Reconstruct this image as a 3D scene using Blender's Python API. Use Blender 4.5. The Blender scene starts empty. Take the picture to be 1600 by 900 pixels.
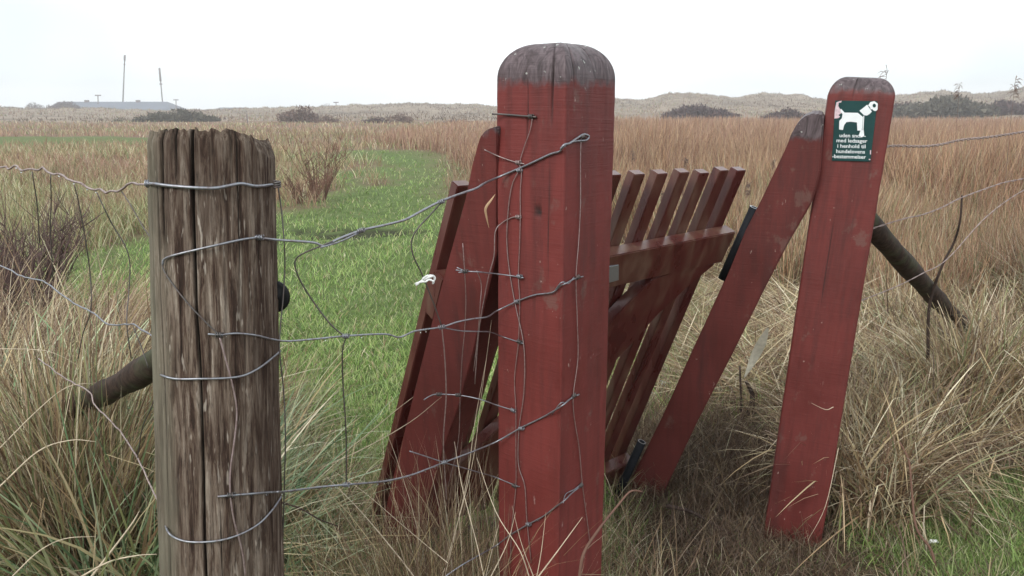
import bpy, math, random
import numpy as np
from mathutils import Vector, Matrix
random.seed(7)
RNG = np.random.default_rng(11)
C = bpy.context.scene.collection
sc = bpy.context.scene

# ---------------------------------------------------------------- camera, sky, sun, exposure
CAMZ = 1.15
PITCH = math.radians(12.8)
F = 1209.0
cam = bpy.data.objects.new('camera', bpy.data.cameras.new('camera'))
C.objects.link(cam)
cam.location = (0, 0, CAMZ)
cam.rotation_euler = (math.radians(90) - PITCH, 0, 0)
cam.data.sensor_width = 36
cam.data.lens = 36 * F / 1600
cam.data.clip_start = 0.05
cam.data.clip_end = 3000
sc.camera = cam

SUN_EL, SUN_AZ = 40.0, 215.0          # azimuth measured clockwise from +Y
w = bpy.data.worlds.new('World'); sc.world = w; w.use_nodes = True
nt = w.node_tree; nt.nodes.clear()
out = nt.nodes.new('ShaderNodeOutputWorld'); bg = nt.nodes.new('ShaderNodeBackground')
sky = nt.nodes.new('ShaderNodeTexSky'); sky.sky_type = 'NISHITA'; sky.sun_disc = False
sky.sun_elevation = math.radians(SUN_EL); sky.sun_rotation = math.radians(SUN_AZ)
mul = nt.nodes.new('ShaderNodeVectorMath'); mul.operation = 'SCALE'; mul.inputs['Scale'].default_value = 0.08
nt.links.new(sky.outputs[0], mul.inputs[0])
tc = nt.nodes.new('ShaderNodeTexCoord')
ns = nt.nodes.new('ShaderNodeTexNoise'); ns.inputs['Scale'].default_value = 1.6; ns.inputs['Detail'].default_value = 3
nt.links.new(tc.outputs['Generated'], ns.inputs['Vector'])
cr = nt.nodes.new('ShaderNodeValToRGB')
cr.color_ramp.elements[0].position = 0.42; cr.color_ramp.elements[0].color = (.66, .755, .80, 1)
cr.color_ramp.elements[1].position = 0.62; cr.color_ramp.elements[1].color = (1.26, 1.30, 1.32, 1)
nt.links.new(ns.outputs['Fac'], cr.inputs[0])
mx = nt.nodes.new('ShaderNodeMix'); mx.data_type = 'RGBA'; mx.inputs['Factor'].default_value = 0.9
nt.links.new(mul.outputs[0], mx.inputs['A']); nt.links.new(cr.outputs[0], mx.inputs['B'])
nt.links.new(mx.outputs['Result'], bg.inputs['Color']); bg.inputs['Strength'].default_value = 1.0
nt.links.new(bg.outputs[0], out.inputs[0])

sun = bpy.data.objects.new('sun', bpy.data.lights.new('sun', 'SUN')); C.objects.link(sun)
sun.data.energy = 1.5; sun.data.angle = math.radians(25); sun.data.color = (1, .97, .93)
az, el = math.radians(SUN_AZ), math.radians(SUN_EL)
sdir = Vector((math.sin(az) * math.cos(el), math.cos(az) * math.cos(el), math.sin(el)))
sun.rotation_euler = sdir.to_track_quat('Z', 'Y').to_euler()
sc.view_settings.view_transform = 'Standard'; sc.view_settings.look = 'None'
sc.view_settings.exposure = 0.58; sc.view_settings.gamma = 1.0
sc.cycles.volume_bounces = 1
sc.cycles.max_bounces = 6

# ---------------------------------------------------------------- helpers
CP, SP = math.cos(PITCH), math.sin(PITCH)
def ray(px, py):
    u = (px - 800) / F; v = (450 - py) / F
    return Vector((u, CP + v * SP, -SP + v * CP))
CAM = Vector((0, 0, CAMZ))
def P(px, py, Y):
    d = ray(px, py); return CAM + d * (Y / d.y)
def onplane(px, py, p0, n):
    d = ray(px, py); t = (p0 - CAM).dot(n) / d.dot(n); return CAM + d * t
def lin(r, g, b):
    f = lambda c: (c / 255 / 12.92) if c / 255 <= .04045 else ((c / 255 + .055) / 1.055) ** 2.4
    return (f(r), f(g), f(b))
def smooth(a, b, x):
    t = np.clip((x - a) / (b - a), 0, 1); return t * t * (3 - 2 * t)

def hsh(ix, iy, seed):
    h = (ix.astype(np.int64) * 374761393 + iy.astype(np.int64) * 668265263 + seed * 1442695041) & 0xffffffff
    h = ((h ^ (h >> 13)) * 1274126177) & 0xffffffff
    return ((h ^ (h >> 16)) & 0xffff) / 65535.0
def vn(x, y, seed=0):
    x = np.asarray(x, float); y = np.asarray(y, float)
    x, y = np.broadcast_arrays(x, y)
    ix = np.floor(x); iy = np.floor(y); fx = x - ix; fy = y - iy
    fx = fx * fx * (3 - 2 * fx); fy = fy * fy * (3 - 2 * fy)
    a = hsh(ix, iy, seed); b = hsh(ix + 1, iy, seed); c = hsh(ix, iy + 1, seed); d = hsh(ix + 1, iy + 1, seed)
    return (a + (b - a) * fx) * (1 - fy) + (c + (d - c) * fx) * fy
def fbm(x, y, seed=0, o=4):
    s = 0; a = .5
    for i in range(o):
        s = s + a * vn(x * 2 ** i, y * 2 ** i, seed + i * 17); a *= .5
    return s / (1 - .5 ** o)

def tag(o, label=None, cat=None, group=None, kind=None):
    if label: o['label'] = label
    if cat: o['category'] = cat
    if group: o['group'] = group
    if kind: o['kind'] = kind
    return o
def link(name, me, mat=None, parent=None, loc=None):
    o = bpy.data.objects.new(name, me); C.objects.link(o)
    if mat is not None: me.materials.append(mat)
    if parent is not None:
        o.parent = parent
        o.matrix_parent_inverse = parent.matrix_world.inverted() if False else Matrix.Identity(4)
    if loc is not None: o.location = loc
    return o
def empty(name, loc=(0, 0, 0)):
    o = bpy.data.objects.new(name, None); C.objects.link(o); o.location = loc
    o.empty_display_size = .05
    return o
def meshobj(name, V, Fc, mat, parent=None, origin=None, smooth_=True, attrs=None):
    """V in world coordinates; the object's origin is placed at `origin`"""
    V = np.asarray(V, float)
    pl = Vector(parent.location) if parent is not None else Vector((0, 0, 0))
    if origin is None: origin = pl if parent is not None else Vector((0, 0, 0))
    origin = Vector(origin)
    me = bpy.data.meshes.new(name)
    me.from_pydata((V - np.array(origin)).tolist(), [], Fc)
    if smooth_: me.polygons.foreach_set('use_smooth', [True] * len(me.polygons))
    if attrs:
        for k, a in attrs.items():
            at = me.attributes.new(k, 'FLOAT', 'POINT'); at.data.foreach_set('value', np.asarray(a, np.float32))
    me.update()
    return link(name, me, mat, parent, origin - pl)

# ---------------------------------------------------------------- node material helper
class MT:
    def __init__(s, name, rough=.7, spec=.3):
        s.m = bpy.data.materials.new(name); s.m.use_nodes = True
        s.t = s.m.node_tree; s.b = s.t.nodes['Principled BSDF']
        s.b.inputs['Roughness'].default_value = rough
        s.b.inputs['Specular IOR Level'].default_value = spec
        s.co = s.t.nodes.new('ShaderNodeTexCoord').outputs['Object']
    def val(s, n, x):
        if isinstance(x, bpy.types.NodeSocket): s.t.links.new(x, n)
        elif isinstance(x, (tuple, list)) and len(x) == 3 and n.type == 'RGBA': n.default_value = (*x, 1)
        else: n.default_value = x
    def noise(s, scale=(1, 1, 1), detail=4, rough=.55, off=(0, 0, 0), sc_=1.0, dist=0):
        mp = s.t.nodes.new('ShaderNodeMapping'); mp.inputs['Scale'].default_value = scale; mp.inputs['Location'].default_value = off
        s.t.links.new(s.co, mp.inputs['Vector'])
        n = s.t.nodes.new('ShaderNodeTexNoise'); n.inputs['Scale'].default_value = sc_
        n.inputs['Detail'].default_value = detail; n.inputs['Roughness'].default_value = rough; n.inputs['Distortion'].default_value = dist
        s.t.links.new(mp.outputs[0], n.inputs['Vector']); return n.outputs['Fac']
    def voro(s, scale, off=(0, 0, 0)):
        mp = s.t.nodes.new('ShaderNodeMapping'); mp.inputs['Scale'].default_value = (scale,) * 3; mp.inputs['Location'].default_value = off
        s.t.links.new(s.co, mp.inputs['Vector'])
        n = s.t.nodes.new('ShaderNodeTexVoronoi'); n.inputs['Scale'].default_value = 1
        s.t.links.new(mp.outputs[0], n.inputs['Vector']); return n.outputs['Distance']
    def rng(s, x, a, b, c=0, d=1):
        n = s.t.nodes.new('ShaderNodeMapRange'); n.clamp = True
        s.val(n.inputs[0], x); n.inputs[1].default_value = a; n.inputs[2].default_value = b; n.inputs[3].default_value = c; n.inputs[4].default_value = d
        return n.outputs[0]
    def math(s, op, a, b=0.0):
        n = s.t.nodes.new('ShaderNodeMath'); n.operation = op; s.val(n.inputs[0], a); s.val(n.inputs[1], b); return n.outputs[0]
    def mix(s, f, a, b):
        n = s.t.nodes.new('ShaderNodeMix'); n.data_type = 'RGBA'
        s.val(n.inputs['Factor'], f); s.val(n.inputs['A'], a); s.val(n.inputs['B'], b); return n.outputs['Result']
    def ramp(s, x, st):
        n = s.t.nodes.new('ShaderNodeValToRGB'); e = n.color_ramp.elements
        while len(e) < len(st): e.new(.5)
        for i, (p, c) in enumerate(st): e[i].position = p; e[i].color = (*c, 1)
        s.val(n.inputs[0], x); return n.outputs[0]
    def attr(s, name, col=False):
        n = s.t.nodes.new('ShaderNodeAttribute'); n.attribute_name = name
        return n.outputs['Color'] if col else n.outputs['Fac']
    def xyz(s, i):
        n = s.t.nodes.new('ShaderNodeSeparateXYZ'); s.t.links.new(s.co, n.inputs[0]); return n.outputs[i]
    def color(s, c): s.val(s.b.inputs['Base Color'], c)
    def bump(s, h, strength=.3, dist=.002):
        n = s.t.nodes.new('ShaderNodeBump'); n.inputs['Strength'].default_value = strength; n.inputs['Distance'].default_value = dist
        s.val(n.inputs['Height'], h); s.t.links.new(n.outputs[0], s.b.inputs['Normal'])

def painted(name, base, capz=None, rough=.55, vertical_axis=2, dark=(.022, .014, .013), cap_col=(.085, .066, .07)):
    m = MT(name, rough, .35)
    lo = m.noise((7, 7, 5), 3); streak = m.noise((55, 55, 2.5), 4, off=(3, 1, 0)); saw = m.noise((9, 9, 420), 3, .6); saw2 = m.noise((30, 30, 150), 2)
    c = m.mix(m.rng(lo, .3, .7), tuple(x * .78 for x in base), tuple(x * 1.18 for x in base))
    c = m.mix(m.rng(streak, .48, .72, 0, .55), c, (base[0] * .5, base[1] * .62, base[2] * .6))
    c = m.mix(m.rng(saw, .55, .75, 0, .35), c, (base[0] * .6, base[1] * .6, base[2] * .6))
    c = m.mix(m.rng(saw2, .6, .8, 0, .3), c, (base[0] * 1.3, base[1] * 1.7, base[2] * 1.6))
    # mossy / worn patches
    wn = m.noise((14, 14, 9), 5, .7, off=(7, 2, 4)); c = m.mix(m.rng(wn, .60, .66, 0, .55), c, (.15, .085, .07))
    drt = m.noise((24, 24, 3), 5, .7, off=(6, 6, 6)); c = m.mix(m.rng(drt, .52, .68, 0, .5), c, (base[0] * .42, base[1] * .75, base[2] * .8))
    sc2 = m.noise((38, 38, 14), 6, .8, off=(11, 3, 8)); c = m.mix(m.rng(sc2, .665, .70, 0, .6), c, (.36, .24, .22))
    sp = m.noise((130, 130, 60), 2, off=(2, 9, 1)); c = m.mix(m.rng(sp, .735, .77, 0, .7), c, (.4, .3, .26))
    if capz is not None:
        z = m.xyz(2); zz = m.math('ADD', z, m.rng(m.noise((35, 35, 22), 5), .2, .8, -.016, .016))
        f = m.rng(zz, capz - .006, capz + .007)
        grain = m.noise((60, 60, 20), 4, dist=2.0)
        cc = m.mix(m.rng(grain, .35, .65), tuple(x * .55 for x in cap_col), tuple(x * 1.6 for x in cap_col))
        li = m.rng(m.noise((70, 70, 70), 2, off=(5, 5, 5)), .67, .71)
        cc = m.mix(li, cc, (.38, .38, .35))
        c = m.mix(m.math('MULTIPLY', f, .93), c, cc)
    c = m.mix(m.math('MULTIPLY', m.attr('crack'), .95), c, dark)
    m.color(c)
    m.val(m.b.inputs['Roughness'], m.rng(lo, .3, .7, rough - .12, rough + .15))
    m.bump(m.math('ADD', saw, m.math('ADD', m.math('MULTIPLY', streak, .6), m.math('MULTIPLY', saw2, .5))), .35, .0016)
    return m.m

RED = (.160, .029, .025)
M = {}
M['post'] = painted('red_painted_post', RED, capz=1.316)
M['post2'] = painted('red_painted_sign_post', (.138, .026, .022), capz=1.312)
_zr = P(1000, 800, 2.13).z; _zl = P(630, 840, 1.55).z
M['strut'] = painted('red_painted_leaning_post', (.125, .027, .023), capz=1.085 - _zr, rough=.6)
M['strut2'] = painted('red_painted_latch_post', (.140, .029, .025), capz=1.115 - _zl, rough=.6)
def stain():
    m = MT('wet_red_stained_wood', .3, .6)
    rnd = m.t.nodes.new('ShaderNodeObjectInfo').outputs['Random']
    blot = m.noise((22, 22, 5), 3, .5, dist=.3); st = m.noise((70, 70, 4), 3, off=(1, 2, 3))
    c = m.ramp(blot, [(.28, (.055, .015, .012)), (.45, (.092, .024, .019)), (.56, (.115, .048, .033)), (.70, (.155, .088, .060))])
    c = m.mix(m.rng(st, .45, .75, 0, .5), c, (.05, .016, .012))
    c = m.mix(m.rng(rnd, 0, 1, 0, .45), c, (.088, .018, .017))
    m.color(c); m.val(m.b.inputs['Roughness'], m.rng(blot, .3, .7, .24, .38)); m.bump(st, .2, .001)
    return m.m
M['stain'] = stain()
def oldwood():
    m = MT('weathered_grey_brown_wood', .85, .2)
    a = m.noise((110, 110, 8), 8, .74, dist=.5); b = m.noise((300, 300, 34), 4, .7); lo = m.noise((6, 6, 3), 3); fl = m.noise((190, 190, 30), 2, off=(4, 4, 4))
    c = m.ramp(a, [(.34, (.018, .011, .008)), (.43, (.065, .038, .027)), (.50, (.150, .108, .080)), (.56, (.22, .168, .130)), (.66, (.36, .30, .24))])
    c = m.mix(m.rng(lo, .45, .66, 0, .65), c, (.05, .030, .022))
    c = m.mix(m.rng(b, .53, .70, 0, .8), c, (.026, .017, .013))
    c = m.mix(m.math('MULTIPLY', m.rng(fl, .64, .70, 0, .9), m.rng(m.noise((9, 9, 4), 3, off=(1, 8, 2)), .42, .6, .15, 1)), c, (.42, .36, .30))
    # grey-green lichen on its left flank, with the lit side's lightness painted in
    x = m.math('ADD', m.xyz(0), m.rng(m.noise((20, 20, 5), 3), .2, .8, -.03, .03))
    c = m.mix(m.rng(x, -.085, -.03, .85, 0), c, (.22, .205, .15))
    c = m.mix(m.attr('crack'), c, (.010, .007, .005))
    m.color(c); m.bump(m.math('ADD', a, m.math('MULTIPLY', b, .6)), 1.0, .005)
    return m.m
M['oldwood'] = oldwood()
def darklog():
    m = MT('dark_mossy_log', .8, .25)
    a = m.noise((60, 60, 60), 4); b = m.noise((12, 12, 12), 3)
    c = m.mix(m.rng(a, .3, .7), (.018, .011, .008), (.062, .038, .028)); c = m.mix(m.rng(b, .5, .65, 0, .7), c, (.06, .07, .035))
    m.color(c); m.bump(a, .6, .004); return m.m
M['log'] = darklog()
def metal(name, col, rough=.4, rust=.3):
    m = MT(name, rough, .5); m.b.inputs['Metallic'].default_value = .75
    n = m.noise((180, 180, 180), 3); m.color(m.mix(m.rng(n, .45, .7, 0, rust), col, (.16, .09, .075))); return m.m
M['wire'] = metal('galvanised_wire', (.30, .31, .34), .42, .6)
M['thinwire'] = metal('dull_thin_wire', (.40, .31, .30), .5, .55)
M['darkwire'] = metal('weathered_dark_wire', (.13, .12, .115), .5, .5)
M['bark_wire'] = metal('rusty_twisted_wire', (.40, .32, .30), .5, .6)
M['steel'] = metal('galvanised_steel', (.42, .45, .48), .35, .1)
def plain(name, col, rough=.6, var=.3, sc_=30, spec=.3):
    m = MT(name, rough, spec); n = m.noise((sc_,) * 3, 4)
    m.color(m.mix(m.rng(n, .3, .7), tuple(x * (1 - var) for x in col), tuple(min(1, x * (1 + var)) for x in col))); return m.m
M['black'] = plain('black_painted_steel', (.008, .009, .012), .7, .3, 40, .2)
M['rubber'] = plain('black_plastic', (.006, .006, .007), .5)
M['signgreen'] = plain('dark_green_sign_enamel', (.010, .048, .046), .6, .15, 20, .25)
M['signwhite'] = plain('white_sign_print', (.78, .80, .80), .5, .05, 60)
M['signfade'] = plain('peeled_pinkish_print', (.62, .48, .50), .6, .2, 200)
M['wool'] = plain('white_wool_scrap', (.75, .75, .74), .8, .15, 100)
M['drop'] = bpy.data.materials.new('rain_drop'); M['drop'].use_nodes = True
_b = M['drop'].node_tree.nodes['Principled BSDF']; _b.inputs['Transmission Weight'].default_value = 1; _b.inputs['Roughness'].default_value = .02; _b.inputs['IOR'].default_value = 1.33
M['twig'] = plain('bare_twig_bark', (.10, .062, .055), .8, .4, 20)
M['twigred'] = plain('reddish_twig_bark', (.16, .085, .06), .8, .4, 3)
M['twigdark'] = plain('dark_stem_bark', (.05, .032, .025), .8, .4, 30)
M['plume'] = plain('brown_reed_plume', (.17, .115, .09), .8, .3, 30)
M['roof'] = plain('blue_grey_roof_sheet', (.10, .12, .16), .6, .15, .3)
M['housewall'] = plain('pale_render', (.60, .58, .55), .8, .1, .5)
M['mast'] = plain('red_and_grey_mast_steel', (.14, .11, .11), .6, .2, 2)

def bladematerial(name='grass_blade', rough=.5):
    m = MT(name, rough, .3)
    c = m.attr('Col', True); m.color(c)
    tr = m.t.nodes.new('ShaderNodeBsdfTranslucent'); m.t.links.new(c, tr.inputs['Color'])
    mxs = m.t.nodes.new('ShaderNodeMixShader'); mxs.inputs[0].default_value = .28
    o = [n for n in m.t.nodes if n.type == 'OUTPUT_MATERIAL'][0]
    m.t.links.new(m.b.outputs[0], mxs.inputs[1]); m.t.links.new(tr.outputs[0], mxs.inputs[2]); m.t.links.new(mxs.outputs[0], o.inputs[0])
    return m.m
M['blade'] = bladematerial()

def groundmat():
    m = MT('field_soil_and_thatch', .95, .1)
    g = m.attr('green'); d = m.attr('mud'); sw = m.attr('straw')
    n1 = m.noise((.35, .35, .35), 5, .6); n2 = m.noise((6, 6, 6), 5, .7); n3 = m.noise((45, 45, 45), 4, .7); nf = m.noise((.05, .12, .1), 5, .6, off=(3, 3, 0))
    brown = m.ramp(n1, [(.3, (.17, .10, .075)), (.5, (.24, .15, .105)), (.7, (.29, .21, .15))])
    brown = m.mix(m.rng(nf, .4, .65, 0, .5), brown, (.20, .175, .115))
    brown = m.mix(m.rng(n2, .35, .65, .45, 0), brown, (.10, .065, .045))
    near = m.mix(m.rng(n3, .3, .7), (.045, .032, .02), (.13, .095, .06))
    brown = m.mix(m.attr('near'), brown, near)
    green = m.mix(m.rng(n2, .3, .7), (.085, .125, .038), (.17, .22, .08))
    green = m.mix(m.rng(n3, .35, .7, 0, .4), green, (.055, .07, .028))
    c = m.mix(g, brown, green)
    c = m.mix(m.math('MULTIPLY', sw, .8), c, m.mix(m.rng(n3, .3, .7), (.12, .09, .055), (.30, .24, .16)))
    c = m.mix(d, c, (.03, .024, .018))
    m.color(c); m.bump(m.math('ADD', n3, n2), .6, .03); return m.m
M['ground'] = groundmat()
def dunemat():
    m = MT('dune_grass_and_sand', .95, .1)
    n1 = m.noise((.03, .03, .09), 6, .65); n2 = m.noise((.14, .14, .2), 5, .7, off=(9, 1, 0)); n3 = m.noise((.9, .9, .9), 4, .7)
    c = m.ramp(n1, [(.30, (.13, .105, .08)), (.42, (.24, .185, .14)), (.54, (.32, .25, .19)), (.68, (.18, .145, .11))])
    c = m.mix(m.rng(n2, .52, .64, 0, .8), c, (.075, .062, .052))
    c = m.mix(m.rng(n3, .4, .7, 0, .6), c, (.12, .10, .07))
    m.color(c); return m.m
M['dune'] = dunemat()
def shrubmat(name, a, b):
    m = MT(name, .9, .1); m.color(m.mix(m.attr('tone'), a, b)); return m.m
M['shrub'] = shrubmat('dark_purple_brown_shrub', (.042, .026, .030), (.105, .066, .066))
M['shrub2'] = shrubmat('dark_green_grey_shrub', (.05, .045, .035), (.13, .12, .09))
M['shrub3'] = shrubmat('red_brown_twig_shrub', (.10, .062, .055), (.21, .145, .12))

# ---------------------------------------------------------------- land
Yk = [0, 1.5, 3, 5, 8, 11, 14, 20, 26, 28]
Lk = [-1.4, -1.6, -2.0, -3.6, -3.3, -2.7, -2.9, -4.6, -5.6, -5.7]
Rk = [-.1, .0, .72, .75, -.1, -.75, -1.15, -1.7, -4.0, -5.6]
def greenness(x, y):
    n = (fbm(x * .9 + 5, y * .6 + 2, 3) - .5)
    n = n + .5 * (fbm(x * 3.1, y * 2.2, 4) - .5)
    L = np.interp(y, Yk, Lk) + n * 1.6 * (.4 + y * .12); R = np.interp(y, Yk, Rk) + n * .8 * (.3 + y * .08)
    s = .25 + y * .05
    g = smooth(-s, s, x - L) * smooth(-s, s, R - x) * (1 - smooth(23, 28, y))
    e = 1 - np.sqrt(((x + 22) / 11) ** 2 + ((y - 31) / 8) ** 2); g = np.maximum(g, .85 * smooth(0, .35, e + n * .5))
    e2 = 1 - np.sqrt(((x - 1.5) / .72) ** 2 + ((y - 1.92) / .45) ** 2); g = np.maximum(g, .8 * smooth(0, .5, e2 + n * .8))
    return g
def strawness(x, y):
    return smooth(.35, .8, x - np.where(y < 4, .0, 0) - .2) * smooth(2.5, 3.0, y) * (1 - smooth(5.0, 6.0, y)) * (1 - .6 * greenness(x, y))
def mudness(x, y):
    e = 1 - np.sqrt(((x + 1.75) / .9) ** 2 + ((y - 7.4) / .5) ** 2)
    e3 = 1 - np.sqrt(((x + 1.9) / .28) ** 2 + ((y - 6.9) / .12) ** 2) - 2
    return .8 * smooth(.15, .6, np.maximum(e, e3) + (fbm(x * 3.3, y * 7, 9) - .5) * 2.6) * (e > -.6)
def hgt(x, y):
    r = np.sqrt(x * x + y * y)
    h = (fbm(x * 1.3, y * 1.3, 21) - .5) * .08 * smooth(1.2, 4, r) + (fbm(x * .15, y * .15, 22) - .5) * .35 * smooth(6, 25, r)
    h = h + .05 * smooth(1.1, 1.6, x) * (1 - smooth(3, 5, y)) + (fbm(x * 7, y * 7, 23) - .5) * .02
    h = h - .03 * mudness(x, y)
    return h

def make_ground():
    rs = np.concatenate([[.25], np.geomspace(.4, 16, 190), np.geomspace(16.6, 800, 110)])
    th = np.concatenate([np.linspace(-52, 52, 330), np.linspace(54, 306, 64)]) * math.pi / 180
    R_, T_ = np.meshgrid(rs, th, indexing='ij'); X = R_ * np.sin(T_); Y = R_ * np.cos(T_)
    Z = hgt(X, Y) ; nr, nth = R_.shape
    V = np.stack([X, Y, Z], -1).reshape(-1, 3)
    i, j = np.meshgrid(np.arange(nr - 1), np.arange(nth), indexing='ij'); j2 = (j + 1) % nth
    q = np.stack([i * nth + j, i * nth + j2, (i + 1) * nth + j2, (i + 1) * nth + j], -1).reshape(-1, 4)
    V = np.vstack([V, [[0, 0, 0]]]); q = q.tolist() + [[len(V) - 1, (k + 1) % nth, k] for k in range(nth)]
    x, y = V[:, 0], V[:, 1]
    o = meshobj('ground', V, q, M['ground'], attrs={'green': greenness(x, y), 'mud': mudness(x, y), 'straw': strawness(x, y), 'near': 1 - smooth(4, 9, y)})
    tag(o, kind='structure')
make_ground()

# dunes on the skyline
DX = [-400, 0, 60, 150, 260, 350, 420, 520, 640, 700, 745, 775, 900, 960, 1005, 1045, 1100, 1150, 1190, 1250, 1300, 1400, 1470, 1530, 1600, 2000]
DY = [168, 170, 171, 170, 174, 171, 169, 167, 163, 165, 164, 168, 162, 157, 157, 150, 151, 156, 149, 152, 160, 154, 149, 153, 147, 150]
def dune_h(r, th):
    px = 800 + F * np.tan(th) / CP
    y = np.interp(px, DX, DY)
    crest = (175 - y) / F * 250 + 1.15
    n = fbm(th * 40 + 3, r * .02, 31, 5) - .5; n2 = fbm(th * 170, r * .05, 37, 4) - .5
    f = smooth(95, 245, r)
    lump = 1 + n * .5 * (1 - smooth(200, 250, r))
    h = crest * f * lump + n2 * 1.1 * f * (r < 1e9)
    h = h * (1 - .75 * smooth(262, 330, r)) + (fbm(th * 60, r * .015, 44, 4) - .45) * 2.6 * smooth(270, 340, r) * (1 - smooth(480, 560, r))
    return h - .35 * (1 - smooth(92, 120, r))
def make_dunes():
    rs = np.concatenate([np.linspace(90, 270, 90), np.linspace(275, 560, 50)]); th = np.radians(np.linspace(-50, 50, 520))
    R_, T_ = np.meshgrid(rs, th, indexing='ij'); Z = dune_h(R_, T_)
    V = np.stack([R_ * np.sin(T_), R_ * np.cos(T_), Z], -1).reshape(-1, 3); nr, nth = R_.shape
    i, j = np.meshgrid(np.arange(nr - 1), np.arange(nth - 1), indexing='ij')
    q = np.stack([i * nth + j, i * nth + j + 1, (i + 1) * nth + j + 1, (i + 1) * nth + j], -1).reshape(-1, 4).tolist()
    tag(meshobj('dunes', V, q, M['dune']), kind='structure')
make_dunes()

# ---------------------------------------------------------------- tubes and wires
def catmull(pts, sub=5):
    p = [np.array(q, float) for q in pts]
    if len(p) < 3: return np.array(p)
    p = [2 * p[0] - p[1]] + p + [2 * p[-1] - p[-2]]; o = []
    for i in range(1, len(p) - 2):
        for k in range(sub):
            t = k / sub
            o.append(.5 * ((2 * p[i]) + (-p[i - 1] + p[i + 1]) * t + (2 * p[i - 1] - 5 * p[i] + 4 * p[i + 1] - p[i + 2]) * t * t + (-p[i - 1] + 3 * p[i] - 3 * p[i + 1] + p[i + 2]) * t ** 3))
    o.append(p[-2]); return np.array(o)
def tube(pts, r, sides=6, cap=True):
    pts = np.asarray(pts, float); n = len(pts); r = np.broadcast_to(np.asarray(r, float), (n,))
    T = np.gradient(pts, axis=0); T /= np.linalg.norm(T, axis=1)[:, None] + 1e-12
    a = np.array([0, 0, 1.]) if abs(T[0][2]) < .9 else np.array([1., 0, 0])
    N = np.cross(T[0], a); N /= np.linalg.norm(N); V = []
    ang = np.arange(sides) * 2 * math.pi / sides
    for i in range(n):
        N = N - T[i] * N.dot(T[i]); N /= np.linalg.norm(N) + 1e-12; B = np.cross(T[i], N)
        V.append(pts[i] + r[i] * (np.cos(ang)[:, None] * N + np.sin(ang)[:, None] * B))
    V = np.vstack(V); Fc = []
    for i in range(n - 1):
        for k in range(sides):
            k2 = (k + 1) % sides; Fc.append([i * sides + k, i * sides + k2, (i + 1) * sides + k2, (i + 1) * sides + k])
    if cap: Fc.append(list(range(sides))[::-1]); Fc.append([(n - 1) * sides + k for k in range(sides)])
    return V, Fc
class Acc:
    def __init__(s): s.V = []; s.F = []; s.n = 0
    def add(s, VF):
        V, Fc = VF; s.V.append(np.asarray(V, float)); s.F += [[i + s.n for i in f] for f in Fc]; s.n += len(V); return s
    def build(s, name, mat, parent=None, **k): return meshobj(name, np.vstack(s.V), s.F, mat, parent, **k)

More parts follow.
